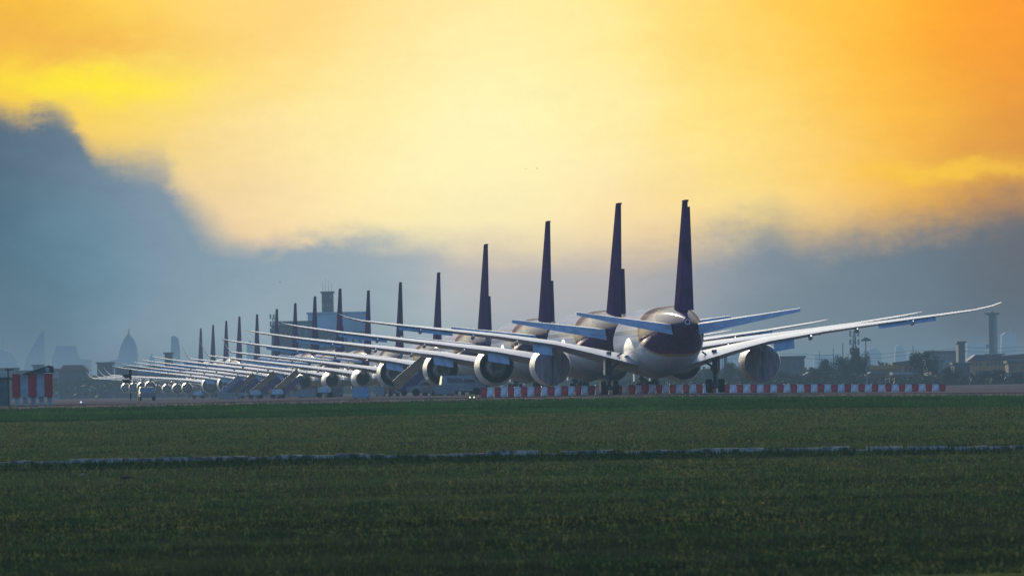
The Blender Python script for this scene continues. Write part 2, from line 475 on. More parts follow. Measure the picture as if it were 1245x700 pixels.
grass('weeds', 15000, 370, 391, 0.04, 0.26, 0.03, [(0.03, 0.075, 0.014), (0.07, 0.10, 0.02), (0.09, 0.12, 0.025), (0.16, 0.12, 0.04)], 41, 'tufts of dark weeds growing along the concrete drain kerb', hn=1.8)

# ------------------------------------------------------------------ aircraft materials
def fuselage_mat(name, T):
    m = bpy.data.materials.new(name); m.use_nodes = True
    t = NT(m.node_tree); b = m.node_tree.nodes['Principled BSDF']
    b.inputs['Roughness'].default_value = 0.4; b.inputs['Specular IOR Level'].default_value = 0.0; b.inputs['Coat Weight'].default_value = 0.16; b.inputs['Coat Roughness'].default_value = 0.10
    tc = t.node('ShaderNodeTexCoord'); sp = t.node('ShaderNodeSeparateXYZ'); t.l.new(tc.outputs['Object'], sp.inputs[0])
    x, y, z = sp.outputs
    n = t.noise(tc.outputs['Object'], 0.7, 5); n2 = t.noise(t.comb(t.m('MULTIPLY', x, 3.0), t.m('MULTIPLY', y, 0.15), z), 1.5, 5)
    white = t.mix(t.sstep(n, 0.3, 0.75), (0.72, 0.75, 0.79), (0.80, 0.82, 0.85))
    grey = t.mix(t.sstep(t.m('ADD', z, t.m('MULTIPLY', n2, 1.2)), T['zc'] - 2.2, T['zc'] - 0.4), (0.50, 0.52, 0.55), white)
    # swoosh: lower edge of the purple rises forward from under the tail cone
    ye = T['ytail']; L = T['swoosh']
    q = t.m('DIVIDE', t.m('SUBTRACT', y, ye + 12), L)       # 0 near the tail .. 1 where it meets the crown
    q = t.m('MAXIMUM', q, 0.0)
    zb = t.m('MULTIPLY_ADD', t.m('POWER', q, 1.35), T['Rh'] * 1.75, T['zc'] - T['Rh'] * 0.38)
    d = t.m('SUBTRACT', z, zb)
    purple = t.mix(t.sstep(n, 0.35, 0.7), (0.085, 0.030, 0.115), (0.125, 0.050, 0.150))
    gold = (0.55, 0.36, 0.12); mag = (0.22, 0.03, 0.16)
    col = t.mix(t.m('GREATER_THAN', d, -0.42), grey, gold)
    col = t.mix(t.m('GREATER_THAN', d, -0.20), col, mag)
    col = t.mix(t.m('GREATER_THAN', d, 0.02), col, purple)
    # second gold sweep inside the purple; its pale tint also paints crown glare
    q2 = t.m('DIVIDE', t.m('SUBTRACT', y, ye + 9), L * 0.7); q2 = t.m('MAXIMUM', q2, 0.0)
    zb2 = t.m('MULTIPLY_ADD', t.m('POWER', q2, 1.8), T['Rh'] * 1.6, T['zc'] + T['Rh'] * 0.35)
    d2 = t.m('SUBTRACT', z, zb2)
    band2 = t.m('MULTIPLY', t.m('GREATER_THAN', d2, 0.0), t.m('LESS_THAN', d2, 0.5))
    band2 = t.m('MULTIPLY', band2, t.m('GREATER_THAN', y, ye + 9))
    col = t.mix(band2, col, (0.42, 0.24, 0.20))
    # cabin windows
    fr = t.m('FRACT', t.m('DIVIDE', y, 0.56))
    wy = t.m('MULTIPLY', t.m('GREATER_THAN', fr, 0.28), t.m('LESS_THAN', fr, 0.72))
    wz = t.m('LESS_THAN', t.m('ABSOLUTE', t.m('SUBTRACT', z, T['zc'] + 0.75)), 0.2)
    wr = t.m('MULTIPLY', t.m('GREATER_THAN', y, T['ytail'] + 13), t.m('LESS_THAN', y, T['ynose'] - 6))
    win = t.m('MULTIPLY', t.m('MULTIPLY', wy, wz), wr)
    col = t.mix(win, col, (0.02, 0.022, 0.026))
    seam = t.m('LESS_THAN', t.m('FRACT', t.m('DIVIDE', y, 2.9)), 0.014)
    seam = t.m('MAXIMUM', seam, t.m('LESS_THAN', t.m('ABSOLUTE', t.m('SUBTRACT', z, T['zc'] - 0.9)), 0.02))
    col = t.mix(t.m('MULTIPLY', seam, 0.45), col, (0.05, 0.05, 0.055))
    dirt = t.sstep(n2, 0.5, 0.8)
    col = t.mix(t.m('MULTIPLY', dirt, 0.25), col, (0.16, 0.15, 0.14))
    t.l.new(col, b.inputs['Base Color'])
    return m
m_wing = mat('wing_grey_paint', (0.47, 0.49, 0.53), 0.34, var=0.18, vscale=0.8, coat=0.0, stretch=(1, .3, 1))
m_panel = mat('flap_skylit_grey', (0.40, 0.50, 0.62), 0.65, var=0.2, vscale=1.1)  # blue skylight on the drooped, shaded panels is mixed into the grey
m_purple = mat('purple_tail_paint', (0.105, 0.040, 0.130), 0.75, var=0.3, vscale=0.5, spec=0.0)
m_white = mat('nacelle_white_paint', (0.68, 0.69, 0.71), 0.36, var=0.15, vscale=0.9)
m_redband = mat('nacelle_red_paint', (0.20, 0.02, 0.03), 0.4, var=0.2)
m_duct = mat('duct_lining', (0.46, 0.50, 0.54), 0.55, var=0.4, vscale=1.2)
m_core = mat('core_metal', (0.50, 0.51, 0.54), 0.45, metal=0.15, var=0.4, vscale=2.0)
m_dark = mat('engine_dark', (0.045, 0.05, 0.058), 0.7, var=0.3)
m_cover = mat('engine_cover_cloth', (0.34, 0.32, 0.40), 0.85, var=0.3, vscale=1.3, bump=0.25, stretch=(3, 1, .5))
m_gear = mat('gear_steel', (0.11, 0.12, 0.135), 0.5, metal=0.3, var=0.4, vscale=3)
m_tyre = mat('tyre_rubber', (0.017, 0.017, 0.019), 0.85, var=0.3, vscale=3)
m_rim = mat('wheel_rim', (0.22, 0.23, 0.24), 0.5, metal=0.4, var=0.2)
m_glass = mat('dark_glass', (0.02, 0.025, 0.03), 0.12, var=0.1)

def foil(c0, c1, n=9, camber=0.018, t=0.12):
    def half(c): return 5 * t * (0.2969 * math.sqrt(max(c, 0)) - 0.126 * c - 0.3516 * c * c + 0.2843 * c ** 3 - 0.1036 * c ** 4)
    cs = [c0 + (c1 - c0) * (0.5 - 0.5 * math.cos(math.pi * i / n)) for i in range(n + 1)]
    cm = lambda c: camber * 4 * c * (1 - c) * (0.6 + 0.8 * c)
    up = [(c, cm(c) + half(c) + 0.0008) for c in cs]; lo = [(c, cm(c) - half(c) - 0.0008) for c in cs]
    return up + lo[::-1]

def surface(secs, c0=0.0, c1=1.0, defl=0.0, camber=0.018, up=(0, 0, 1), n=9):
    """secs: (LE point, chord, thickness, incidence deg). chord runs toward -Y."""
    rings = []
    for (p, ch, tk, inc) in secs:
        p = Vector(p); u = Vector(up).normalized()
        ring = []
        hinge = None
        for (c, h) in foil(c0, c1, n, camber, tk):
            yy, hh = -c * ch, h * ch
            if defl:
                hy, hh0 = -c0 * ch, 0.0
                dy, dh = yy - hy, hh - hh0
                a = R(defl); dy, dh = dy * math.cos(a) - dh * math.sin(a) * -1 * 0, dh
                L = yy - hy
                yy = hy + L * math.cos(a); hh = hh0 + L * math.sin(a) + dh * math.cos(a)
            a = R(inc)
            y2 = yy * math.cos(a) - hh * math.sin(a) * -1 * 0
            y2 = yy * math.cos(a); h2 = yy * math.sin(a) + hh * math.cos(a)
            ring.append(p + Vector((0, y2, 0)) + u * h2)
        rings.append(ring)
    b = MB(); b.loft(rings); return b
def mirror(b):
    b.v = [(-x, y, z) for x, y, z in b.v]; return b

TYPES = {
 '787': dict(ynose=31.0, ytail=-31.6, Rw=2.9, Rh=3.0, zc=4.92, zend=(5.95, 6.75), ttop=0.55, taper=-10.5, swoosh=21.0,
    wing=[(0,11.8,15.0,.13,4.5,3.35),(3.0,9.6,12.4,.125,4.3,3.75),(6.5,7.1,9.2,.115,3.4,4.35),(9.8,4.7,6.9,.11,2.6,4.95),(15,1.0,5.2,.10,2.0,5.65),(20,-2.4,3.9,.095,1.5,6.2),(25,-5.9,2.7,.09,1.0,6.75),(28,-8.2,1.9,.09,.6,7.12),(29.4,-10.1,1.2,.09,.3,7.45),(30.1,-11.9,.45,.1,0,7.75)],
    eng=[(9.75, 2.72, 11.6, 5.4, 1.86, 1.62, 'cover')], stab=[(1.2,-24.2,5.9,.10,0,5.95),(9.9,-31.6,1.9,.09,0,7.3)],
    fin=[(-18.5,7.75,9.4),(-22.6,8.4,8.1),(-30.1,16.95,3.3)], gear=[(4.9,0.0,2)], nose_gear=25.8, fair=(13,-9,3.3,1.65), wheel=.64, lay=3.4,
    flap=(10.2,12.0), ail=(19.5,24.5), winglet=None),
 '777': dict(ynose=37.0, ytail=-36.6, Rw=3.1, Rh=3.1, zc=5.25, zend=(6.0, 7.2), ttop=0.8, taper=-13.5, swoosh=24.0,
    wing=[(0,15.5,17.5,.13,4.5,3.55),(3.2,13.0,14.2,.125,4.3,3.95),(6.5,10.4,11.0,.115,3.6,4.4),(10.2,7.6,8.2,.11,2.8,4.85),(16,3.3,6.1,.10,2.2,5.5),(21,-0.4,4.7,.095,1.6,6.05),(26,-4.1,3.4,.09,1.2,6.65),(30.5,-7.4,2.3,.09,.6,7.3),(31.6,-9.2,1.5,.09,.3,7.5),(32.4,-11.2,.4,.1,0,7.7)],
    eng=[(9.65, 2.95, 14.6, 7.5, 2.02, 1.78, 'open')], stab=[(1.3,-28.2,6.9,.10,0,6.1),(10.75,-35.4,2.3,.09,0,7.35)],
    fin=[(-21.5,8.2,11.5),(-24.8,8.7,10.0),(-34.6,18.5,3.7)], gear=[(5.5,0.0,3)], nose_gear=31.2, fair=(14,-9,3.5,1.75), wheel=.68, lay=3.0,
    flap=(8.8,11.0), ail=(21.5,26.5), winglet=None),
 'a330': dict(ynose=34.0, ytail=-29.6, Rw=2.82, Rh=2.82, zc=4.95, zend=(5.7, 6.7), ttop=0.7, taper=-11, swoosh=20.0,
    wing=[(0,12.6,14.2,.13,4.5,3.35),(2.9,10.5,11.8,.125,4.3,3.7),(6,8.3,9.4,.12,3.4,4.1),(9.6,5.6,7.2,.11,2.6,4.5),(15,1.9,5.4,.10,2,5.15),(20,-1.5,4.2,.095,1.5,5.75),(25,-5.0,3.1,.09,1,6.35),(28.8,-7.7,2.3,.09,.5,6.8)],
    eng=[(9.4, 2.65, 12.0, 5.0, 1.55, 0.98, 'mixed')], stab=[(1.2,-22.6,6.0,.10,0,5.8),(9.7,-28.6,2.1,.09,0,6.9)],
    fin=[(-16.5,7.6,10.2),(-19.5,8.1,8.8),(-27.9,17.2,3.3)], gear=[(5.3,0.0,2)], nose_gear=28, fair=(13,-8,3.1,1.8), wheel=.66, lay=2.9,
    flap=None, ail=None, winglet=(30.1, 2.1, 2.3)),
 '747': dict(ynose=33.0, ytail=-37.2, Rw=3.25, Rh=3.75, zc=5.65, zend=(7.0, 8.2), ttop=0.3, taper=-12, swoosh=24.0,
    wing=[(0,17,18.5,.13,4.5,3.6),(3.3,14.2,14.8,.125,4.3,3.9),(8,10.4,10.4,.11,3.2,4.35),(12,7.2,8.3,.105,2.6,4.7),(18,2.4,6.6,.10,2,5.1),(24,-2.6,5.1,.095,1.4,5.45),(30.4,-8.0,3.6,.09,.6,5.85)],
    eng=[(11.7, 2.45, 14.8, 8.6, 1.42, 1.22, 'open'), (20.8, 3.0, 7.8, 1.6, 1.42, 1.22, 'open')], stab=[(1.5,-26.8,8.0,.10,0,7.3),(11.0,-34.6,2.3,.09,0,8.6)],
    fin=[(-19.5,9.2,13.2),(-23.6,9.7,11.0),(-34.2,19.2,3.7)], gear=[(5.5,1.5,2),(1.9,-1.5,2)], nose_gear=24, fair=(15,-9,3.6,1.9), wheel=.62, lay=2.9,
    flap=None, ail=None, winglet=(32.2, 1.9, 2.5)),
}

for _T in TYPES.values():
    _T['wing'] = [(x, yl, ch, tk, inc * .03, z - ch * math.sin(R(inc)) + ch * math.sin(R(inc * .03))) for (x, yl, ch, tk, inc, z) in _T['wing']]

def wing_z(T, x):
    W = T['wing']
    for a, b in zip(W, W[1:]):
        if a[0] <= x <= b[0]:
            k = (x - a[0]) / (b[0] - a[0]); return [a[i] + (b[i] - a[i]) * k for i in range(6)]
    return list(W[-1])

def add_wheel(parent, x, y, z, r, w):
    pr = [(-w/2, r*.55), (-w/2, r*.86), (-w*.38, r*.97), (0, r), (w*.38, r*.97), (w/2, r*.86), (w/2, r*.55)]
    b = MB().lathe(pr, 'X', (x, y, z), 18, 0)
    b.lathe([(-w*.42, 0.02), (-w*.42, r*.30), (-w*.30, r*.54), (w*.30, r*.54), (w*.42, r*.30), (w*.42, 0.02)], 'X', (x, y, z), 14, 1)
    return b.obj('wheel', [m_tyre, m_rim], parent)

def gear_bogie(root, x, y, n, r, ztop, T):
    """one main landing gear with a truck of n axles"""
    sgn = 1 if x > 0 else -1
    b = MB()
    b.tube((x, y, r + .1), (x, y, ztop * .62), .17, .17, 12); b.tube((x, y, ztop * .5), (x - sgn * .05, y, ztop + .35), .24, .24, 12)
    sp = 1.45 if n > 1 else 0
    b.tube((x, y - sp * (n - 1) / 2 - .15, r), (x, y + sp * (n - 1) / 2 + .15, r), .15, .15, 10)
    b.tube((x, y, ztop * .62), (x - sgn * 2.0, y + .5, ztop + .1), .11, .11, 8)
    b.tube((x, y, ztop * .80), (x - sgn * 1.2, y - .3, ztop + .2), .08, .08, 8)
    b.tube((x, y, ztop * .55), (x, y + 2.6, ztop + .2), .11, .11, 8)
    b.tube((x + .02, y - .3, r + .25), (x, y - .55, ztop * .45), .05, .05, 6)
    b.tube((x, y - .55, ztop * .45), (x, y - .15, ztop * .62), .05, .05, 6)
    b.tube((x + .24, y + .1, r + .4), (x + .24, y + .1, ztop), .025, .025, 6)
    b.box(x - sgn * .3 - .1, x - sgn * .3 + .1, y - .1, y + .35, ztop * .55, ztop * .72)
    for i in range(n):
        yy = y + (i - (n - 1) / 2) * sp
        b.tube((x - .62, yy, r), (x + .62, yy, r), .09, .09, 8)
        b.tube((x - .28, yy, r), (x + .28, yy, r), .22, .22, 12)
    g = b.obj('landing_gear', m_gear, root)
    for i in range(n):
        for s in (-1, 1): add_wheel(g, x + s * .56, y + (i - (n - 1) / 2) * sp, r, r, .48)
    d = MB().box(x + sgn * .36, x + sgn * .41, y - 1.0, y + 1.1, ztop * .50, ztop + .1)
    d.obj('gear_door', m_white, g)
    return g

def engine(root, spec, sg, T, red=False):
    x, z, yf, yr, rm, re, kind = spec
    x *= sg; L = yf - yr; c = (x, 0, z)
    pr_in = [(yr + L * .42, re * .93), (yr + L * .2, re * .965), (yr + .02, re * .955)]
    prof = [(yf - 1.0, rm * .72), (yf - .35, rm * .74), (yf - .08, rm * .80), (yf, rm * .86), (yf - .12, rm * .92), (yf - .5, rm * .97), (yf - L * .25, rm), (yf - L * .5, rm * .995), (yf - L * .75, rm * .95 + re * .03), (yr + .02, re)]
    if kind == 'mixed':
        prof = prof[:-3] + [(yf - L * .5, rm * .97), (yf - L * .7, rm * .88), (yf - L * .87, (rm * .5 + re * .5) * 1.02), (yr, re * 1.03)]
        pr_in = [(yr + 1.6, re * .95), (yr + .5, re * .97), (yr, re * .98)]
    b = MB().lathe(prof[::-1] , 'Y', c, 40)
    # open tube: drop the two caps made by lathe
    b.f = b.f[:-2]; b.mi = b.mi[:-2]
    nac = b.obj('nacelle', m_white, root)
    bi = MB().lathe(pr_in, 'Y', c, 40); bi.f = bi.f[:-2] ; bi.mi = bi.mi[:-2]
    y_d = pr_in[0][0]; r_d = pr_in[0][1]
    bi.lathe([(y_d, r_d + .01), (y_d - .01, 0.01)], 'Y', c, 40, 1)
    lip = MB().lathe([(pr_in[-1][0], pr_in[-1][1]), (prof[-1][0] - .015, prof[-1][1])], 'Y', c, 40)
    lp = lip; lp.f = lp.f[:-2]; lp.mi = lp.mi[:-2]; lp.obj('nozzle_lip', m_core if kind != 'cover' else m_white, nac)
    # intake with fan face
    fn = MB().lathe([(yf - 1.0, rm * .72), (yf - 1.02, .01)], 'Y', c, 30, 0)
    fn.lathe([(yf - 1.0, rm * .22), (yf - .7, rm * .17), (yf - .45, .02)], 'Y', c, 20, 1)
    fn.obj('fan', [m_dark, m_rim], nac)
    if kind == 'cover':
        cv = MB(); pts = []
        n = 40; rings = []
        for k, (dy, f) in enumerate([(.02, 1.015), (-.03, 1.0), (-.16, .8), (-.26, .5), (-.30, .2), (-.31, .01)]):
            ring = []
            for i in range(n):
                a = 2 * math.pi * i / n
                sag = 1 + (.09 if math.sin(a) < -.9 else 0) * max(0, f)
                wr = math.sin(a * 9) * .012
                ring.append((x + re * f * math.cos(a), yr + dy + wr, z + re * f * math.sin(a) * sag))
            rings.append(ring)
        cv.loft(rings, cap=False); cv.obj('exhaust_cover', m_cover, nac)
        b2 = MB().box(x - .03, x + .03, yr - .34, yr - .28, z - re * 1.0, z + re * .75); b2.obj('cover_seam', m_dark, nac)
    elif kind == 'open':
        cr = MB().lathe([(yr + L * .38, re * .66), (yr + .1, re * .60), (yr - .75, re * .43), (yr - .76, re * .39), (yr - .1, re * .37)], 'Y', c, 32)
        cr.f = cr.f[:-2]; cr.mi = cr.mi[:-2]
        cr.obj('core_cowl', m_core, nac)
        MB().lathe([(yr + .2, re * .385), (yr + .19, re * .2), (yr - .4, re * .19), (yr - 1.15, .02)], 'Y', c, 24).obj('exhaust_plug', m_core, nac)
        vn = MB()
        for i in range(14):
            a = 2 * math.pi * i / 14 + .1
            ca, sa = math.cos(a), math.sin(a)
            r0, r1 = re * .6, re * .94
            y0 = y_d - .15
            vn.add([(x + r0*ca, y0, z + r0*sa), (x + r1*ca, y0, z + r1*sa), (x + r1*math.cos(a+.12), y0 + .5, z + r1*math.sin(a+.12)), (x + r0*math.cos(a+.12), y0 + .5, z + r0*math.sin(a+.12))], [(0, 1, 2, 3)])
        bi.add(vn.v, vn.f, 2)
    else:
        MB().lathe([(yr + 1.5, re * .5), (yr + .9, re * .42), (yr + .3, re * .2), (yr + .1, .02)], 'Y', c, 24).obj('exhaust_plug', m_dark, nac)
    bi.obj('bypass_duct', [m_duct, m_dark, m_rim], nac)
    if red:
        rb = MB(); ring0 = []
        n = 24; rings = []
        for yy, rr in ((yr + .9, (re * .8 + rm * .2) + .015), (yr - .01, re + .02)):
            rings.append([(x + rr * math.cos(math.pi + .35 + (math.pi - .7) * i / n), yy, z + rr * math.sin(math.pi + .35 + (math.pi - .7) * i / n)) for i in range(n + 1)])
        rings.append([(x + (re - .12) * math.cos(math.pi + .35 + (math.pi - .7) * i / n), yr - .03, z + (re - .12) * math.sin(math.pi + .35 + (math.pi - .7) * i / n)) for i in range(n + 1)])
        rb.loft(rings, cap=False, closed=False); rb.obj('red_band', m_redband, nac)
    # pylon
    w = wing_z(T, abs(x)); zl = w[5] ; yle = w[1]; ch = w[2]
    sidep = [(yf - 1.6, z + rm * .96), (yle + .2, zl + .05), (yle - ch * .45, zl - ch * .045), (yr - 1.6, z + rm * .95), (yr - .2, z + re * .55), (yr + 1.5, z + re * .8)]
    hw = .26
    b = MB(); b.add([(x - hw, yy, zz) for yy, zz in sidep] + [(x + hw, yy, zz) for yy, zz in sidep],
        [tuple(range(6)), tuple(range(6, 12))] + [(i, (i + 1) % 6, 6 + (i + 1) % 6, 6 + i) for i in range(6)])
    b.obj('pylon', m_panel if kind != 'mixed' else m_white, root, smooth=False)
    return nac

def make_airliner(key, rudder=6.0, tab=14.0, elev=-24.0, red_left=False, flaps=True):
    T = TYPES[key]; root = link('airliner', None)
    mf = fuselage_mat('fuselage_paint_' + {'787': 'twin', '777': 'widebody', 'a330': 'smaller', '747': 'jumbo'}[key], T)
    # fuselage
    Rw, Rh, zc = T['Rw'], T['Rh'], T['zc']; rings = []; N = 40
    st = []
    yn = T['ynose']
    for k in (0.02, .1, .25, .45, .7, 1.0):
        d = 9.0 * k; s = math.sqrt(1 - (1 - k) ** 2) ** 1.15
        st.append((yn - d, Rw * s, zc - .9 * (1 - k) ** 1.5 + Rh * s, zc - .9 * (1 - k) ** 1.5 - Rh * s))
    st.append((0, Rw, zc + Rh, zc - Rh))
    ya, yb = T['taper'], T['ytail']; zb, zt = T['zend']
    for i in range(0, 15):
        t = i / 14
        top = zc + Rh - (zc + Rh - zt) * (T['ttop'] * 0 + t ** 3.2)
        bot = zc - Rh + (zb - zc + Rh) * (t ** 1.45)
        w = Rw + (.33 - Rw) * t ** 1.75
        st.append((ya + (yb - ya) * t, w, top, bot))
    for (y, w, top, bot) in st:
        cz, h = (top + bot) / 2, (top - bot) / 2
        rings.append([(w * math.cos(2 * math.pi * i / N), y, cz + h * math.sin(2 * math.pi * i / N)) for i in range(N)])
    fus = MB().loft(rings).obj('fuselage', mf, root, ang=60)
    if key == '747':
        rr = []
        for y, w, h in ((31, .5, .4), (28.5, 1.7, 1.4), (25, 2.3, 2.1), (15, 2.4, 2.2), (8, 2.0, 1.6), (2, .6, .3)):
            rr.append([(w * math.cos(2 * math.pi * i / 20), y, zc + 2.2 + h * math.sin(2 * math.pi * i / 20)) for i in range(20)])
        MB().loft(rr).obj('upper_deck', mf, root)
    # apu exhaust
    MB().lathe([(yb + .25, .27), (yb - .22, .25), (yb - .22, .18), (yb + .1, .17)], 'Y', (0, 0, (zb + zt) / 2), 20).obj('tail_exhaust', m_core, root)
    # belly fairing
    y0, y1, wf, zbot = T['fair']; rr = []
    for i in range(13):
        t = i / 12; s = max(.05, math.sin(math.pi * min(1, max(0, t))) ** .45)
        y = y0 + (y1 - y0) * t
        rr.append([(wf * (.86 + .14 * s) * math.cos(2 * math.pi * k / 28) * (s * .9 + .1), y, (zc - .9) + (zc - .9 - zbot) * s * math.sin(2 * math.pi * k / 28)) for k in range(28)])
    MB().loft(rr).obj('belly_fairing', m_white, root, ang=60)
    # wings
    for sg in (-1, 1):
        secs = [((x, yl, z), ch, tk, inc) for (x, yl, ch, tk, inc, z) in T['wing']]
        b = surface(secs, n=12, camber=.008)
        if sg < 0: mirror(b)
        wg = b.obj('wing', m_wing, root, ang=50)
        # flap track fairings
        for xf in ([13.5, 17.6, 22.5] if key != 'a330' else [6.2, 11.8, 15.8, 20.0]):
            w = wing_z(T, xf); te_y = w[1] - w[2]; te_z = w[5] - w[2] * math.sin(R(w[4]))
            L = 2.0 + w[2] * .25; rr = []
            for i in range(9):
                t = i / 8; s = math.sin(math.pi * (t * .96 + .02)) ** .7
                y = te_y + L * .72 - L * 1.0 * t
                rr.append([(sg * xf + .2 * s * math.cos(2 * math.pi * k / 12), y, te_z - .26 - .12 * (1 - t) + .27 * s * math.sin(2 * math.pi * k / 12)) for k in range(12)])
            MB().loft(rr).obj('flap_fairing', m_wing, wg)
        if flaps and T['flap']:
            for nm, (xa, xb), ln, dl in (('flaperon', T['flap'], 1.25, 50), ('aileron', T['ail'], .85, 26)):
                q = []
                for xx in (xa, xb):
                    w = wing_z(T, xx); a = R(w[4]); c = .90 if nm == 'flaperon' else .86
                    hy = w[1] - w[2] * c * math.cos(a); hz = w[5] - w[2] * c * math.sin(a) - .03 * w[2] * .3 + .0
                    q.append((xx, hy, hz - .04))
                b = MB(); vs = []
                for (xx, hy, hz) in q:
                    ey, ez = hy - ln * math.cos(R(dl)), hz - ln * math.sin(R(dl))
                    vs += [(sg * xx, hy, hz + .06), (sg * xx, hy, hz - .12), (sg * xx, ey, ez), ]
                b.add(vs, [(0, 1, 2), (3, 4, 5), (0, 3, 4, 1), (1, 4, 5, 2), (0, 2, 5, 3)])
                b.obj(nm, m_panel, wg, smooth=False)
        if T['winglet']:
            xo, hh, L = T['winglet']; w = T['wing'][-1]; xi = w[0]
            secs = [((xi - .02, w[1], w[5]), w[2], .09, .5), (((xi + xo) / 2, w[1] - 1.0, w[5] + hh * .35), w[2] * .72, .08, 0), ((xo, w[1] - 2.6, w[5] + hh), w[2] * .35, .08, 0)]
            b = surface(secs, up=(-.55, 0, .83), camber=0)
            if sg < 0: mirror(b)
            b.obj('winglet', m_wing, wg)
        # tailplane
        sp_ = [((x, yl, z), ch, tk, inc) for (x, yl, ch, tk, inc, z) in T['stab']]
        b = surface(sp_, 0, .70, camber=0)
        if sg < 0: mirror(b)
        sb = b.obj('tailplane', m_wing, root)
        b = surface(sp_, .705, 1.0, defl=-elev, camber=0, n=4)
        # droop: trailing edge down
        if sg < 0: mirror(b)
        b.obj('elevator', m_panel, sb, ang=40)
        for spec in T['eng']: engine(root, spec, sg, T, red=(red_left and sg < 0))
        for (gx, gy, n) in T['gear']:
            gear_bogie(root, gx * sg, gy, n, T['wheel'], T['lay'] + .2, T)
    # fin: thickness lies across X
    f0, f1, f2 = T['fin']
    def fin_part(c0, c1, z0, z1, de, nm, m, n=9, par=None):
        rings = []
        for z in (z0, z1):
            if z <= f1[1]: k = max(0, (z - f1[1]) / (f2[1] - f1[1])); 
            k = (z - f1[1]) / (f2[1] - f1[1])
            yl = f1[0] + (f2[0] - f1[0]) * k; ch = f1[2] + (f2[2] - f1[2]) * k
            ring = []
            for (c, h) in foil(c0, c1, n, 0, .135):
                yy, xx = -c * ch, h * ch
                if de:
                    L = yy + c0 * ch; a = R(de)
                    xx = xx * math.cos(a) - L * math.sin(a); yy = -c0 * ch + L * math.cos(a)
                ring.append((xx, yl + yy, z))
            rings.append(ring)
        return MB().loft(rings).obj(nm, m, par, ang=50)
    zf = f1[1] - 2.4
    fin = fin_part(0, .69, zf, f2[1], 0, 'fin', m_purple, par=root)
    zr0 = f1[1] - 1.0
    zmid = f1[1] + (f2[1] - f1[1]) * .36
    rd = fin_part(.70, 1.0, zr0, f2[1] - .45, rudder, 'rudder', m_purple, 4, fin)
    if key == '777':
        fin_part(.90, 1.06, zr0 + .1, zmid, rudder + tab, 'rudder_tab', m_purple, 3, rd)
    # dorsal fillet
    b = MB(); yl = f1[0]
    b.add([(0, f0[0] + 2.2, f0[1] - .25), (.32, yl - 1, f1[1] - .9), (-.32, yl - 1, f1[1] - .9), (0, yl - 1.2, f1[1] + 1.1)], [(0, 1, 3), (0, 3, 2), (1, 2, 3), (0, 2, 1)])
    b.obj('dorsal_fillet', m_purple, fin, smooth=False)
    cap = MB(); yc = f2[0]
    cap.box(-.16, .16, yc - f2[2] * .98, yc + .18, f2[1] - .02, f2[1] + .16); cap.obj('fin_cap', m_purple, fin)
    # nose gear
    y = T['nose_gear']; b = MB(); r = T['wheel'] * .82
    b.tube((0, y, r), (0, y, zc - Rh + .5), .14, .17, 10); b.tube((0, y, 1.2), (0, y + 1.6, zc - Rh + .3), .08, .08, 8)
    b.tube((-.4, y, r), (.4, y, r), .08, .08, 8); b.box(-.35, .35, y - .12, y - .02, 1.3, 1.5)
    g = b.obj('nose_gear', m_gear, root)
    for s in (-1, 1):
        add_wheel(g, s * .38, y, r, r, .36)
        MB().box(s * .75 - .03, s * .75 + .03, y - 1.2, y + .9, zc - Rh - .75, zc - Rh + .15).obj('gear_door', m_white, g)
    return root

PSI = R(3.3)
planes = [  # fin px, scale px/m at the fin, type, yaw, label
 (833.5, 13.75, '787', 'nearest airliner at the right end, with cloth covered engine exhausts and upswept wingtips'),
 (752.5, 12.40, '777', 'second airliner from the right, its stepped fin just left of the nearest fin'),
 (666.5, 11.25, '777', 'third airliner from the right, with a dark red band under its left engine'),
 (591.0, 9.82, '777', 'fourth airliner from the right, its dark fin with stepped rudder standing alone before grey sky'),
 (533.5, 8.65, 'a330', 'fifth airliner from the right, first of the three with small round exhausts and winglets'),
 (487.0, 8.02, 'a330', 'sixth airliner from the right, middle of the three with small round exhausts and winglets'),
 (448.0, 7.45, 'a330', 'seventh airliner from the right, last of the three with small round exhausts and winglets'),
 (413.5, 7.05, '777', 'eighth airliner from the right, fin just right of the square tower in the background'),
 (383.0, 6.55, '777', 'ninth airliner from the right, fin just left of the square tower in the background'),
 (359.0, 6.12, '777', 'tenth airliner from the right, fin between the square tower and the lattice mast'),
 (336.5, 5.75, '777', 'eleventh airliner from the right, fin rising in front of the lattice mast'),
 (312.5, 5.42, '777', 'twelfth airliner from the right, last twin before the four-engined jets'),
 (291.0, 5.10, '747', 'thirteenth airliner from the right, first and nearest of the four-engined jets'),
 (275.0, 4.82, '747', 'fourteenth airliner from the right, second of the four-engined jets'),
 (259.0, 4.55, '747', 'fifteenth airliner from the right, third of the four-engined jets'),
 (244.0, 4.32, '747', 'farthest airliner at the left end of the line, four-engined with the smallest fin'),
]
protos = {}
for i, (px, s, key, lab) in enumerate(planes):
    if i == 0: o = make_airliner('787', rudder=15, elev=-24)
    elif i == 2: o = make_airliner('777', rudder=4, elev=-24, red_left=True)
    elif key not in protos:
        o = make_airliner(key, rudder=4, elev=-24 if key == '777' else -8); protos[key] = o
    else: o = copy_tree(protos[key])
    T = TYPES[key]; D = F / s
    ps = PSI + [.0, .004, -.003, .002, .003, -.002, .001, 0, .003, -.002, .002, 0, .001, 0, 0, 0][i]
    dist = -(T['fin'][2][0] - T['fin'][2][2] * .5)
    xf, _ = lvl(px, 466 - (T['fin'][2][1] - 1.5) * s)
    X = xf / F * D - math.sin(ps) * dist; Y = D + math.cos(ps) * dist
    o.location = (X, Y, min(zg(X, Y), 0) + .02); o.rotation_euler = (0, 0, ps)
    tag(o, lab, 'airliner', 'airliners parked in one long line')

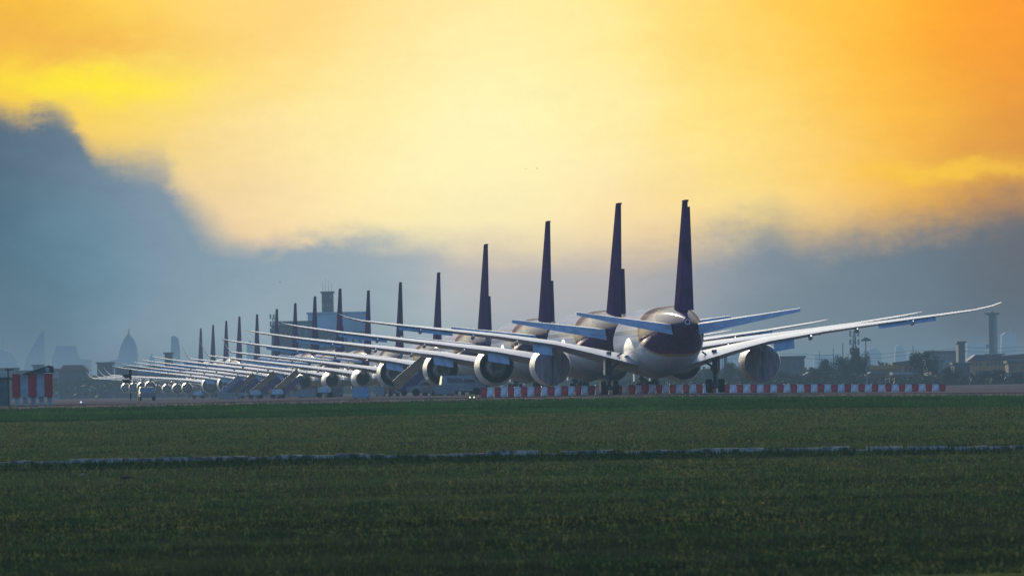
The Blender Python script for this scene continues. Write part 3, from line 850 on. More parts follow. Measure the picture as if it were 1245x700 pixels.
# ------------------------------------------------------------------ barriers
m_bred = mat('barrier_red_plastic', (0.42, 0.022, 0.03), 0.45, var=0.45, vscale=2.5)
m_bwht = mat('barrier_white_plastic', (0.55, 0.60, 0.64), 0.45, var=0.3, vscale=2.5)
def barrier_mesh(m, nm):
    b = MB(); w = .29
    pr = [(-.24, 0), (-.24, .22), (-.13, .36), (-.09, .84), (-.06, .90), (.06, .90), (.09, .84), (.13, .36), (.24, .22), (.24, 0)]
    n = len(pr); rings = []
    for xx, k in ((-w, .93), (-w + .04, 1.0), (w - .04, 1.0), (w, .93)):
        rings.append([(xx, a * k, z * (k * .5 + .5)) for a, z in pr])
    b.loft(rings)
    b.box(-w + .06, -w + .16, -.25, .25, .0, .09); b.box(w - .16, w - .06, -.25, .25, .0, .09)
    b.tube((w - .01, 0, .1), (w + .03, 0, .8), .04, .04, 8)
    return b.mesh(nm, m)
meR, meW = barrier_mesh(m_bred, 'road_barrier'), barrier_mesh(m_bwht, 'road_barrier')
px = 588.0; i = 0
while px < 1146:
    D = 803 + (px - 588) / 557 * 130
    p = P(px, 480, D); o = link('road_barrier', meR if i % 2 == 0 else meW)
    o.location = (p.x, p.y, zg(p.x, p.y) + .02 + random.uniform(-.01, .01)); o.rotation_euler = (0, random.uniform(-.02, .02), random.uniform(-.18, .18))
    k = 1.0 * D / 803 * (.99 if i % 2 else 1.0); zk = 1.0 - .16 * (px - 588) / 557 ; o.scale = (k * .92, 1, zk * random.uniform(.96, 1.03))
    if i % 2 == 0: tag(o, 'red plastic barrier block in the red and white row beside the taxiway', 'barrier', 'red barrier blocks in the row')
    else: tag(o, 'white plastic barrier block in the red and white row beside the taxiway', 'barrier', 'white barrier blocks in the row')
    px += 8.1 if i % 2 == 0 else 8.3; i += 1

# ------------------------------------------------------------------ stairs and vehicles on the apron
m_tan = mat('stair_tan_panel', (0.26, 0.125, 0.05), 0.6, var=0.3, vscale=1.5)
m_pan = mat('stair_purple_panel', (0.06, 0.025, 0.11), 0.5, var=0.3, vscale=1)
m_vwhite = mat('vehicle_white', (0.20, 0.22, 0.25), 0.35, var=0.15, vscale=.8, coat=.3)
m_lav = mat('stair_pale_panel', (0.20, 0.17, 0.26), 0.6, var=0.2)
m_blue = mat('container_blue', (0.22, 0.36, 0.52), 0.5, var=0.2, vscale=1)
m_redl = mat('red_lamp', (0.5, 0.03, 0.03), 0.3)
m_yel = mat('yellow_paint', (0.45, 0.33, 0.04), 0.5, var=.3)
def wheel(parent, x, y, z, r=.42, w=.28):
    pr = [(-w/2, r*.55), (-w/2, r*.9), (0, r), (w/2, r*.9), (w/2, r*.55)]
    b = MB().lathe(pr, 'Y', (x, y, z), 16, 0); b.lathe([(-w*.4, .02), (-w*.4, r*.56), (w*.4, r*.56), (w*.4, .02)], 'Y', (x, y, z), 12, 1)
    return b.obj('wheel', [m_tyre, m_rim], parent)
def stairs(px, pyb, D, label, top=m_tan, low=m_pan, k=1.0, rz=0):
    p = P(px, pyb, D); t = thing('passenger_stairs', label, 'aircraft stairs', (p.x, p.y, zg(p.x, p.y) + .02), rz)
    t.scale = (k, k, k)
    # flight rises toward +X; panels on the side that faces the field
    b = MB().prism([(-2.3, .75), (-1.5, .75), (3.0, 4.6), (2.2, 4.6)], -.9, .9); b.obj('flight', m_gear, t, smooth=False)
    for s in (-1, 1):
        b = MB().prism([(-2.5, .7), (-1.2, .35), (3.3, 4.1), (2.4, 4.9)], s * .95 - .03, s * .95 + .03); sd = b.obj('side_panel', low, t, smooth=False)
        MB().prism([(-2.55, .85), (-3.1, 1.9), (1.75, 6.0), (2.4, 5.0)], s * .97 - .03, s * .97 + .03).obj('upper_panel', top, sd, smooth=False)
        MB().tube((-3.1, s * .97, 1.98), (1.75, s * .97, 6.08), .05).obj('handrail', m_vwhite, sd)
    b = MB().box(2.2, 3.9, -1.0, 1.0, 4.5, 4.62); pf = b.obj('platform', m_gear, t)
    b = MB()
    for s in (-1, 1):
        b.tube((3.85, s * .95, 4.6), (3.85, s * .95, 5.7), .04); b.tube((2.3, s * .95, 5.7), (3.85, s * .95, 5.7), .04)
    b.obj('guard_rail', m_vwhite, pf)
    b = MB().prism([(-2.6, .45), (-2.6, .75), (1.4, .8), (1.6, 1.55), (3.5, 1.55), (3.75, 1.2), (3.75, .45)], -.95, .95); ch = b.obj('chassis', m_vwhite, t, smooth=False)
    MB().prism([(2.5, 1.56), (2.7, 2.3), (3.3, 2.3), (3.5, 1.56)], -.8, .8).obj('cab_glass', m_glass, ch, smooth=False)
    b = MB()
    for s in (-1, 1): b.tube((1.2, s * .6, .8), (2.6, s * .6, 4.5), .07); b.tube((2.9, s * .6, 1.6), (2.7, s * .6, 4.5), .07)
    b.obj('lift_ram', m_gear, t)
    for x in (-1.6, 2.7):
        for s in (-1, 1): wheel(ch, x, s * .98, .42)
    return t
stairs(282, 484, 1560, 'aircraft stairs with pale lilac side panel, leftmost of the stairs', m_lav, m_pan, .68)
stairs(299, 484, 1580, 'tan and purple aircraft stairs, second of the stairs from the left', k=.74)
stairs(323.5, 484, 1500, 'tan and purple aircraft stairs, third of the stairs from the left', k=.76)
stairs(351, 484, 1450, 'tan and purple aircraft stairs, fourth of the stairs from the left', k=.78)
stairs(506, 482, 1085, 'large tan and purple aircraft stairs under the engine with the red band', k=.9)

def vehicle(px, pyb, D, label, cat, prof, glass, w=1.9, wheels=(-1.4, 1.4), rz=0, body=m_vwhite, r=.38, extra=None, name='service_van'):
    p = P(px, pyb, D); t = thing(name, label, cat, (p.x, p.y, zg(p.x, p.y) + .02), rz)
    h = w / 2; zmax = max(z for _, z in prof)
    vs = []
    for x, z in prof:
        k = 1 - .14 * sm(zmax * .5, zmax, z); vs.append((x, z, h * k))
    b = MB(); n = len(vs)
    b.add([(x, -q, z) for x, z, q in vs] + [(x, q, z) for x, z, q in vs], [(i, (i + 1) % n, n + (i + 1) % n, n + i) for i in range(n)] + [tuple(range(n)), tuple(range(n, 2 * n))])
    bd = b.obj('body', body, t, smooth=False)
    bd.modifiers.new('bevel', 'BEVEL').width = .05
    for g in glass:
        for s in (-1, 1):
            b = MB(); gg = []
            for x, z in g:
                k = 1 - .14 * sm(zmax * .5, zmax, z); gg.append((x, s * (h * k + .01), z))
            b.add(gg + [(x, y - s * .03, z) for x, y, z in gg], [tuple(range(len(g))), tuple(range(len(g), 2 * len(g)))]); b.obj('side_window', m_glass, bd, smooth=False)
    for x in wheels:
        for s in (-1, 1):
            wheel(bd, x, s * (h - .1), r, r, .26)
            MB().lathe([(-.02, r * 1.2), (.02, r * 1.2)], 'Y', (x, s * (h + .004), r * 1.05), 16).obj('wheel_arch', m_dark, bd)
    return t, bd
VAN = [(-2.5, .45), (-2.55, 1.2), (-2.4, 2.2), (.9, 2.25), (1.7, 1.35), (2.45, 1.1), (2.55, .75), (2.5, .4)]
PICK = [(-2.5, .5), (-2.55, 1.1), (-.7, 1.12), (-.4, 1.75), (.7, 1.78), (1.3, 1.15), (2.4, 1.0), (2.55, .7), (2.5, .45)]
v, bd = vehicle(563, 481.5, 1010, 'white service van with curved windscreen beside the fourth engine from the right', 'van', VAN, [[(-1.9, 1.4), (-1.85, 2.0), (-.2, 2.02), (-.15, 1.4)], [(0, 1.4), (0, 2.02), (.8, 2.0), (1.35, 1.4)]], rz=R(8))
v, bd = vehicle(521, 482.5, 1030, 'white ground service truck with dark wheels below the engine with the red band', 'truck', PICK, [[(-.35, 1.2), (-.2, 1.65), (.6, 1.66), (1.0, 1.2)]], name='service_truck', rz=R(180))
# pick-up seen from behind near the left
v, bd = vehicle(178.5, 487, 1170, 'white pickup truck seen from behind with red lights, right of the signal post', 'pickup truck', PICK, [[(-.35, 1.2), (-.2, 1.65), (.6, 1.66), (1.0, 1.2)]], name='pickup_truck', rz=R(96), w=2.0)
MB().box(-.42, -.36, -.72, .72, 1.22, 1.66).obj('rear_window', m_glass, bd)
for s in (-1, 1): MB().box(-2.6, -2.55, s * .85 - .1, s * .85 + .1, .85, 1.08).obj('tail_light', m_redl, bd)
MB().box(0, .3, -.6, .6, 1.79, 1.9).obj('light_bar', m_redl, bd)

def crate(px, pyb, D, w, h, label, m, name='equipment_container', dp=1.6):
    p = P(px, pyb, D); t = thing(name, label, 'container', (p.x, p.y, zg(p.x, p.y) + .02))
    b = MB().box(-w/2, w/2, 0, dp, .12, h); o = b.obj('box', m, t); o.modifiers.new('bevel', 'BEVEL').width = .04
    b = MB()
    n = max(2, int(w / .7))
    for i in range(n + 1):
        x = -w/2 + w * i / n; b.box(x - .03, x + .03, -.02, -.001, .14, h - .02)
    b.obj('rib', m, o, smooth=False)
    b = MB()
    for x in (-w/2 + .15, w/2 - .15):
        for y in (.2, dp - .2): b.box(x - .08, x + .08, y - .08, y + .08, 0, .12)
    b.obj('foot', m_gear, t)
    return t
crate(439.5, 486.5, 830, 1.45, 1.08, 'pale blue box container at the taxiway edge below the first small round exhaust', m_blue, dp=.8)
crate(275, 484, 1300, 2.2, 1.0, 'low white equipment box left of the lilac stairs', m_vwhite)
crate(374, 484, 1150, 1.9, 1.1, 'low pale equipment box under the last small round exhaust', m_vwhite)
crate(541, 482.5, 1000, 2.2, 1.15, 'low white equipment box between the service truck and the van', m_vwhite)
crate(462, 483, 1060, 1.0, 1.2, 'pale equipment box with a yellow side, right of the blue container', m_vwhite)
crate(410, 484, 1190, 1.3, 1.3, 'dark equipment box between two small round exhausts', m_gear)
# ground power carts: something dark under each engine group
def cart(px, pyb, D, label):
    p = P(px, pyb, D); t = thing('tow_cart', label, 'cart', (p.x, p.y, zg(p.x, p.y) + .02))
    b = MB().box(-1.1, 1.1, 0, 1.5, .5, .68); dk = b.obj('deck', m_gear, t)
    MB().prism([(-.9, .69), (-.9, 1.35), (.3, 1.45), (.75, 1.1), (.75, .69)], .15, 1.35).obj('housing', m_panel, t, smooth=False)
    for x in (-.75, .75):
        for y in (.1, 1.4): wheel(dk, x, y, .36, .36, .2)
    MB().tube((1.1, .75, .55), (1.9, .75, .3), .05).obj('tow_bar', m_gear, t)
cart(311, 484, 1400, 'small grey ground cart between the second and third stairs from the left')
cart(338, 484, 1350, 'small grey ground cart between the third and fourth stairs from the left')
cart(241, 485, 1700, 'small grey ground cart far left of the stairs')
cart(395, 484, 1180, 'small grey ground cart under the middle small round exhaust')

# ------------------------------------------------------------------ left foreground: striped shelter, shed, signal, lights
m_sred = mat('shelter_red', (0.34, 0.012, 0.022), 0.5, var=0.3, vscale=1)
m_swht = mat('shelter_white', (0.26, 0.30, 0.34), 0.55, var=0.25, vscale=1)
m_roof = mat('shelter_roof', (0.035, 0.045, 0.05), 0.7, var=0.4, vscale=1.5)
m_shed = mat('shed_green_grey', (0.085, 0.125, 0.135), 0.7, var=0.3, vscale=.8)
Dk = 800; k = Dk / F
p0 = P(15, 491.5, Dk)
sh = thing('striped_shelter', 'red and white striped equipment shelter with dark sloping roof at the far left', 'shelter', (p0.x, Dk, zg(p0.x, Dk)))
hs = 40 * k + .55
for i in range(5):
    x0, x1 = (i * 9.9) * k, (i * 9.9 + 9.9) * k
    b = MB().box(x0 + .01, x1 - .01, 0, 1.2, .75, .75 + 28.5 * k)
    b.obj('panel', m_sred if i % 2 == 0 else m_swht, sh)
    MB().box(x0 + .22, x1 - .12, .2, .9, 0, .75).obj('footing', m_swht, sh)
zt = .75 + 28.5 * k
rf = MB().add([(13 * k, -.3, zt), (51.5 * k, -.3, zt + .05), (50 * k, -.3, zt + 8.6 * k), (45 * k, -.3, zt + 9.8 * k), (30 * k, -.3, zt + 5 * k),
               (13 * k, 1.5, zt), (51.5 * k, 1.5, zt + .05), (50 * k, 1.5, zt + 8.6 * k), (45 * k, 1.5, zt + 9.8 * k), (30 * k, 1.5, zt + 5 * k)],
              [(0, 1, 2, 3, 4), (9, 8, 7, 6, 5), (0, 5, 6, 1), (1, 6, 7, 2), (2, 7, 8, 3), (3, 8, 9, 4), (4, 9, 5, 0)]).obj('roof', m_roof, sh, smooth=False)
MB().lathe([(-.34, .02), (-.34, .2), (-.30, .22)], 'Y', (43.5 * k, 0, zt + 4.6 * k), 16).obj('roof_lamp', m_swht, rf)
p1 = P(-8, 491, 830); sd = thing('field_shed', 'grey green metal shed cut by the left edge of the photo', 'shed', (p1.x, 830, zg(p1.x, 830)))
b = MB().box(-1.2, 1.45, 0, 2, 0, 2.45); w = b.obj('wall', m_shed, sd)
b = MB()
for i in range(8): b.box(-1.2 + i * .36, -1.16 + i * .36, -.02, -.002, .05, 2.4)
b.obj('cladding_rib', m_shed, w, smooth=False); MB().box(-1.35, 1.6, -.2, 2.2, 2.46, 2.6).obj('roof', m_roof, sd)
p1 = P(10.5, 491.5, 800); ps = thing('equipment_post', 'dark post with a short crossbar between the shed and the striped shelter', 'post', (p1.x, 800, zg(p1.x, 800)))
MB().tube((0, 0, 0), (0, 0, 3.3), .07).obj('pole', m_dark, ps)
MB().box(-.25, .5, -.05, .05, 3.15, 3.28).obj('crossbar', m_dark, ps)
MB().box(-1.6, 1.0, .1, .2, 2.3, 2.42).obj('rail', m_dark, ps)

m_black = mat('black_paint', (0.012, 0.012, 0.014), 0.6)
p1 = P(159, 490, 790); sg = thing('signal_post', 'black and white banded signal post with two black lamp heads facing left', 'signal post', (p1.x, 790, zg(p1.x, 790)))
for i in range(6):
    MB().tube((0, 0, i * .5), (0, 0, i * .5 + .5), .06, .06, 12).obj('pole_band', m_swht if i % 2 == 0 else m_black, sg)
for z in (2.45, 2.02):
    b = MB().box(-.5, -.09, -.12, .12, z - .13, z + .17); h = b.obj('lamp_head', m_black, sg)
    MB().prism([(-.5, z - .1), (-.72, z + .12), (-.66, z + .18), (-.5, z + .16)], -.12, .12).obj('hood', m_black, h, smooth=False)
MB().box(-.1, .12, -.1, .1, 2.2, 3.05).obj('backboard', m_black, sg)

def emis(name, col, st):
    m = bpy.data.materials.new(name); m.use_nodes = True; b = m.node_tree.nodes['Principled BSDF']
    b.inputs['Emission Color'].default_value = (*col, 1); b.inputs['Emission Strength'].default_value = st
    t = NT(m.node_tree); tc = t.node('ShaderNodeTexCoord')
    t.l.new(t.mix(t.noise(tc.outputs['Object'], 8), list(col), [c * .8 for c in col]), b.inputs['Base Color'])
    return m
m_lamp = emis('lit_lens', (1.0, .93, .75), .8)
p1 = P(574, 489.5, 762); rl = thing('taxiway_light', 'yellow taxiway guard light with two round white lamps in the grass', 'airfield light', (p1.x, 762, zg(p1.x, 762)))
MB().prism([(-.3, .2), (-.33, .52), (-.2, .66), (.2, .66), (.33, .52), (.3, .2)], -.12, .12).obj('housing', m_yel, rl, smooth=False)
MB().tube((0, 0, -.1), (0, 0, .22), .06).obj('stem', m_gear, rl)
for s in (-1, 1):
    MB().lathe([(-.17, .15), (-.12, .16), (-.12, .01)], 'Y', (s * .17, 0, .38), 16).obj('lamp_surround', m_black, rl)
    MB().lathe([(-.19, .02), (-.185, .08), (-.15, .09)], 'Y', (s * .17, 0, .38), 16).obj('lamp', m_lamp, rl)
p1 = P(98.5, 493, 785); rl = thing('edge_light', 'single small lit edge light low on the ground, left of the signal post', 'airfield light', (p1.x, 785, zg(p1.x, 785)))
MB().tube((0, 0, 0), (0, 0, .3), .04).obj('stem', m_gear, rl)
MB().lathe([(.28, .07), (.34, .09), (.4, .05), (.43, .01)], 'Z', (0, 0, 0), 14).obj('lamp', emis('edge_lens', (.8, .9, 1), .9), rl)

# ------------------------------------------------------------------ birds
m_bird = mat('bird_plumage', (0.03, 0.028, 0.026), 0.8, var=.2)
def bird(name, label, p, s, rz, flying=True, m=m_bird):
    b = MB(); rr = []
    for y, r in ((.22, .01), (.16, .045), (.1, .04), (.02, .07), (-.08, .06), (-.2, .025), (-.3, .03)):
        rr.append([(r * math.cos(2 * math.pi * i / 8), y, r * .85 * math.sin(2 * math.pi * i / 8) + (.03 if y > .1 else 0)) for i in range(8)])
    b.loft(rr)
    if flying:
        for sg in (-1, 1):
            b.add([(sg * .03, .1, .02), (sg * .3, .14, .16), (sg * .62, .0, .10), (sg * .3, -.02, .14), (sg * .03, -.08, .02)], [(0, 1, 3, 4), (1, 2, 3)])
    else:
        b.tube((.03, 0, -.02), (.03, .02, -.2), .008, .008, 5); b.tube((-.03, 0, -.02), (-.03, .02, -.2), .008, .008, 5)
    o = b.obj(name, m); o.location = p; o.scale = (s, s, s); o.rotation_euler = (0, 0, rz)
    return tag(o, label, 'bird')
bird('bird', 'larger of two tiny dark birds flying high in the bright sky', P(653, 205, 900), .32, 1.0)
bird('bird', 'smaller paler bird flying just left of the other bird', P(639.5, 205.5, 1300), .3, .7)
bird('bird', 'tiny bird low in the grey sky above the lattice mast', P(340.5, 343, 1100), .45, 1.3)
pb = P(152, 588, 330); bird('bird', 'small dark bird standing in the foreground grass', (pb.x, 330, zg(pb.x, 330) + .24), 1.0, 1.4, False)
pb = P(101, 577, 345); bird('bird', 'small pale bird standing in the grass left of the dark bird', (pb.x, 345, zg(pb.x, 345) + .16), .7, 1.0, False, mat('pale_plumage', (.22, .22, .21), .8, var=.2))

# ------------------------------------------------------------------ background
FARZ = -1.1
def bmat(name, c, **k): return mat(name, c, .8, var=.3, vscale=.12, **k)
m_win = mat('window_glass_dark', (0.03, 0.04, 0.05), 0.2, var=.2)
def building(px0, px1, pyt, D, label, m, roof='flat', roofm=None, cols=0, rows=0, depth=14, name='building', wm=None, pyb=None, cat='building', band=None):
    a, b_ = P(px0, pyt, D), P(px1, pyt, D); w = b_.x - a.x; h = (a.z + b_.z) / 2 - FARZ
    t = thing(name, label, cat, ((a.x + b_.x) / 2, D, FARZ))
    MB().box(-w/2, w/2, 0, depth, 0, h * (1 if roof == 'flat' else .82)).obj('wall', m, t, smooth=False)
    rm_ = roofm or m_roofB
    if roof == 'flat':
        MB().box(-w/2 - .4, w/2 + .4, -.4, depth + .4, h, h + .5).obj('roof', rm_, t, smooth=False)
    elif roof == 'gable':
        z0 = h * .82
        MB().prism([(-w/2 - .6, z0 + .01), (w/2 + .6, z0 + .01), (w * .36, h), (-w * .36, h)], -.6, depth + .6).obj('roof', rm_, t, smooth=False)
    elif roof == 'shed':
        z0 = h * .82
        MB().prism([(-w/2 - .6, z0 + .01), (w/2 + .6, z0 + .01), (w/2 + .6, h), (-w/2 - .6, z0 + .6)], -.6, depth + .6).obj('roof', rm_, t, smooth=False)
    hh = h * (1 if roof == 'flat' else .82)
    for r in range(rows):
        for c in range(cols):
            if random.random() < .12: continue
            cw = w / cols; x = -w/2 + cw * (c + .5); z = hh * (r + .55) / rows
            MB().box(x - cw * .3, x + cw * .3, -.06, -.003, z - hh / rows * .22, z + hh / rows * .2).obj('window', wm or m_win, t, smooth=False)
    if band:
        for zf, mm in band:
            MB().box(-w/2 - .02, w/2 + .02, -.12, -.01, hh * zf, hh * zf + hh * .12).obj('facade_band', mm, t, smooth=False)
    return t, w, h
m_roofB = bmat('roof_dark', (0.07, 0.08, 0.09)); m_bgrey = bmat('render_grey', (0.17, 0.155, 0.15)); m_bblue = bmat('cladding_blue', (0.32, 0.46, 0.60))
m_bpurp = bmat('render_purple_grey', (0.09, 0.08, 0.12)); m_bor = bmat('render_orange', (0.50, 0.20, 0.07)); m_bor2 = bmat('brick_orange', (0.30, 0.125, 0.06))
m_byel = bmat('render_yellow', (0.42, 0.19, 0.06)); m_bwh = bmat('render_pale', (0.22, 0.24, 0.27)); m_bdark = bmat('tower_dark', (0.075, 0.09, 0.105)); m_teal = bmat('cladding_teal', (0.10, 0.20, 0.24))
m_rust = bmat('roof_rust', (0.15, 0.07, 0.07)); m_mull = bmat('facade_lattice', (0.20, 0.22, 0.24))

# terminal block with tower behind the row
building(374, 446, 381, 2900, 'long blue terminal hall with flat roof behind the parked fins', m_bblue, roofm=m_bblue, cols=9, rows=1, depth=40)
building(345, 446, 405, 2860, 'lower dark wing of the terminal in front of the blue hall', m_bpurp, cols=12, rows=3, depth=20, wm=m_bblue)
t, w, h = building(391, 404.5, 356, 2950, 'square grey tower with thin aerials on top of the terminal', m_bdark, cols=3, rows=12, depth=12, name='tower', cat='tower', wm=m_mull)
for i, x in enumerate((-1.5, -.6, .4, 1.4)): MB().tube((x, 3, h + .4), (x, 3, h + (4.0, 4.6, 4.2, 3.6)[i]), .05, .03, 6).obj('aerial', m_gear, t)
building(330, 358, 397, 2800, 'dark block with a stepped top under the lattice mast', m_bpurp, cols=5, rows=3)
building(339, 380, 392, 2840, 'teal hall between the lattice mast and the square tower', m_teal, cols=5, rows=3)
def lattice(px, pyt, D, label, w=1.2, head=True, name='lattice_mast'):
    p = P(px, pyt, D); h = p.z - FARZ; t = thing(name, label, 'mast', (p.x, D, FARZ))
    b = MB()
    for sx in (-1, 1):
        for sy in (-1, 1): b.tube((sx * w, sy * w, 0), (sx * w * .35, sy * w * .35, h), .14, .1, 6)
    n = 9
    for i in range(n):
        z0, z1 = h * i / n, h * (i + 1) / n; a0, a1 = w * (1 - .65 * i / n), w * (1 - .65 * (i + 1) / n)
        b.tube((-a0, -a0, z0), (a1, -a1, z1), .06, .06, 5); b.tube((a0, -a0, z0), (-a1, -a1, z1), .06, .06, 5)
        b.tube((-a0, -a0, z0), (a0, -a0, z0), .06, .06, 5)
    b.obj('frame', m_gear, t, smooth=False)
    if head:
        for i in range(3):
            for s in (-1, 0, 1):
                MB().box(s * 1.0 - .25, s * 1.0 + .25, -.9, -.7, h - .4 - i * 2.1, h + 1.0 - i * 2.1).obj('antenna_panel', m_bwh, t, smooth=False)
    return t
lattice(333, 386, 2700, 'lattice mast carrying square panels left of the teal hall', 1.3)
lattice(1038.5, 407, 2250, 'pale cell mast with a wide crown of antennas above the dark trees', .8)
# skyline at the left behind the far jets
building(73, 105, 443.5, 2750, 'long low building with a rust red roof behind the far wingtips', m_bpurp, roof='gable', roofm=m_rust, cols=7, rows=2)
building(118, 136, 442, 2750, 'dark square building right of the rust roofed one', m_bpurp, cols=4, rows=3)
building(40, 50, 445, 2750, 'small teal block above the striped shelter', m_teal, cols=2, rows=2)
building(-10, 20, 449, 2750, 'low teal building above the grey green shed', m_teal, cols=5, rows=2)
building(22, 40, 452, 2750, 'low pale building behind the striped shelter', m_bwh, cols=3, rows=2)
building(200, 208, 430, 2900, 'small dark block beside the slender glass tower', m_bdark, cols=2, rows=4)
building(140, 330, 446, 2700, 'long dim hangar behind the four-engined jets', m_bpurp, cols=14, rows=1, depth=30, name='hangar')
building(63, 72, 450, 2750, 'narrow pale hut right of the striped shelter', m_bwh, cols=1, rows=1)
# right side
building(944, 978, 435, 2300, 'square plum brown warehouse right of the nearest covered engine', m_bpurp, cols=4, rows=2, name='warehouse')
building(905, 925, 452, 2300, 'low plum shed beneath the right wing of the nearest airliner', m_bpurp, cols=3, rows=1)
building(880, 884, 433, 2300, 'thin dark chimney stack left of the nearest covered engine', m_bdark, name='chimney', cat='chimney', depth=2)
building(1050, 1092, 444, 2100, 'low orange house with olive roof right of the cell mast', m_bor2, roof='gable', roofm=m_byel, cols=6, rows=2, band=[(.55, m_bor)])
building(1088, 1106, 437.5, 2150, 'small yellow house with a bright gable beside the round tree', m_byel, roof='shed', cols=2, rows=2)
building(1088, 1120, 452, 2050, 'long shed with pale awning before the yellow house', m_bor2, roof='shed', roofm=m_bwh, cols=5, rows=1)
building(1125, 1172, 428.5, 2500, 'grey apartment block with many small windows behind the round tree', m_bgrey, cols=10, rows=5, wm=m_bwh)
building(1165, 1173, 417, 2450, 'narrow grey block standing above the apartments', m_bdark, cols=1, rows=4)
building(1180, 1222, 431, 2150, 'ochre and orange office building with a purple window band', m_byel, roof='gable', roofm=m_bpurp, cols=9, rows=3, wm=m_bpurp, band=[(.30, m_bor)])
building(1222, 1262, 428, 2300, 'wide grey hall at the right edge', m_bgrey, roof='shed', cols=6, rows=2)
building(1222, 1250, 455, 1900, 'low shed with a pale roof at the right edge', m_bgrey, roof='shed', roofm=m_bwh, cols=3, rows=1)
building(1213, 1224, 456, 1950, 'small orange hut beside the pale roofed shed', m_bor2, cols=1, rows=1)
for a, b_, yt, dd, lab, mm, rf, cc in (
    (1056, 1078, 452, 2000, 'low brick red workshop before the orange house', m_bor2, 'gable', 4), (1100, 1118, 447, 2200, 'narrow brown house tucked behind the round tree', m_bor2, 'flat', 3),
    (1136, 1152, 452, 2000, 'small brown hut before the grey apartments', m_bor2, 'shed', 2), (1160, 1180, 443, 2120, 'dull brown building left of the ochre office', m_bpurp, 'flat', 4),
    (1226, 1250, 441, 2100, 'brown two storey building at the right edge', m_bor2, 'flat', 5), (980, 1004, 452, 2180, 'dim brown shed behind the trees right of the warehouse', m_bpurp, 'gable', 4),
    (1128, 1146, 440, 2300, 'dark flat roofed building before the apartments', m_bgrey, 'flat', 4)):
    building(a, b_, yt, dd, lab, mm, roof=rf, cols=cc, rows=2)
# slim tower with platform
p = P(1206.5, 383, 3200); tw = thing('control_tower', 'tall slim dark tower with a platform and mast at the right', 'tower', (p.x, 3200, FARZ)); h = p.z - FARZ
MB().lathe([(0, 1.45), (h, 1.35)], 'Z', n=20).obj('shaft', m_bdark, tw)
MB().box(.3, 1.5, -1.5, -1.3, 2, h - .6).obj('stair_shaft', m_bwh, tw, smooth=False)
MB().lathe([(h, 2.3), (h + .5, 2.4), (h + .6, 2.3)], 'Z', n=20).obj('platform', m_bdark, tw)
MB().box(-2.9, 2.9, -.15, .15, h + .55, h + .85).obj('crossbar', m_bdark, tw)
MB().lathe([(h + .6, .7), (h + 1.1, .6), (h + 1.3, .1), (h + 2.0, .06)], 'Z', n=12).obj('beacon_mast', m_bdark, tw)
hb = h * .42
MB().box(-3.2, 4.2, -2.5, 3, 0, hb).obj('base_block', m_bgrey, tw, smooth=False)
MB().box(-2.6, -1.3, -2.2, -1.9, hb + 2, hb + 3.2).obj('dish', m_bwh, tw, smooth=False)

def pole(px, pyt, D, label, r=.14, arm=0, lamp=None, z0=FARZ, name='pole', cat='pole', m=m_gear):
    p = P(px, pyt, D); h = p.z - z0; t = thing(name, label, cat, (p.x, D, z0))
    MB().tube((0, 0, 0), (0, 0, h), r, r * .6, 8).obj('shaft', m, t)
    if arm:
        MB().tube((-arm, 0, h - .2), (arm, 0, h - .2), r * .5, r * .5, 6).obj('arm', m, t)
    if lamp:
        MB().lathe([(h - .1, lamp * 1.3), (h + .35, lamp), (h + .8, .1)], 'Z', n=14).obj('lamp_head', m_bdark, t)
    return t
pole(1052.5, 414, 2150, 'high mast light with a round mushroom head right of the cell mast', .2, lamp=1.1, name='mast_light', cat='light mast', m=m_bwh)
pole(1053.5, 443, 1500, 'pale grey lamp pole standing before the orange house', .16, name='lamp_pole', m=m_bwh)
pole(1024.5, 417, 2400, 'thin dark pole left of the cell mast', .17)
pole(1013, 423, 2600, 'thinner pale pole, second to the left of the cell mast', .13)
pole(996.5, 426, 2700, 'faint thin pole above the warehouse trees', .1)
# power line
m_wire = mat('wire', (0.05, 0.055, 0.06), .6, var=.1)
wt = thing('power_line', 'thin overhead wires strung low across the right background', 'power line', (0, 2600, FARZ))
for dz in (0, 1.1):
    b = MB(); pts = []
    xs = [880, 960, 1040, 1110, 1170, 1250]; ysx = [431, 429.5, 430, 426, 422, 421]
    for a, c in zip(xs, ysx):
        p = P(a, c, 2600); pts.append(Vector((p.x, 0, p.z - FARZ - dz)))
    for a, c in zip(pts, pts[1:]):
        mid = (a + c) / 2 - Vector((0, 0, .5)); b.tube(a, mid, .045, .045, 5); b.tube(mid, c, .045, .045, 5)
    b.obj('wire', m_wire, wt, smooth=False)
for a, c in ((878, 429), (1110, 423)):
    p = P(a, c, 2600); MB().tube((p.x, 0, 0), (p.x, 0, p.z - FARZ + .6), .16, .1, 8).obj('pylon_post', m_gear, wt)

# ------------------------------------------------------------------ distant city
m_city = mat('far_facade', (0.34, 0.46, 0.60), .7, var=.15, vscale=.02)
def tower(pts, D, label, depth=25, name='skyscraper', spire=None):
    """outline given in photo pixels, clockwise from lower left"""
    ws = [P(a, b, D) for a, b in pts]; cx = sum(p.x for p in ws) / len(ws)
    t = thing(name, label, 'skyscraper', (cx, D, FARZ))
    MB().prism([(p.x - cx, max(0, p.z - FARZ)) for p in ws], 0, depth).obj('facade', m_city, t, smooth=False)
    if spire:
        a, b = P(spire[0], spire[1], D), P(spire[0], spire[2], D)
        MB().tube((a.x - cx, depth / 2, a.z - FARZ), (b.x - cx, depth / 2, b.z - FARZ), .8, .3, 8).obj('spire', m_city, t)
    return t
DC = 9000
tower([(-20, 485), (-20, 426), (2, 424.5), (12, 427), (18, 433), (22, 446), (24, 485)], DC, 'rounded hazy tower block at the left edge', spire=(2.5, 425, 412))
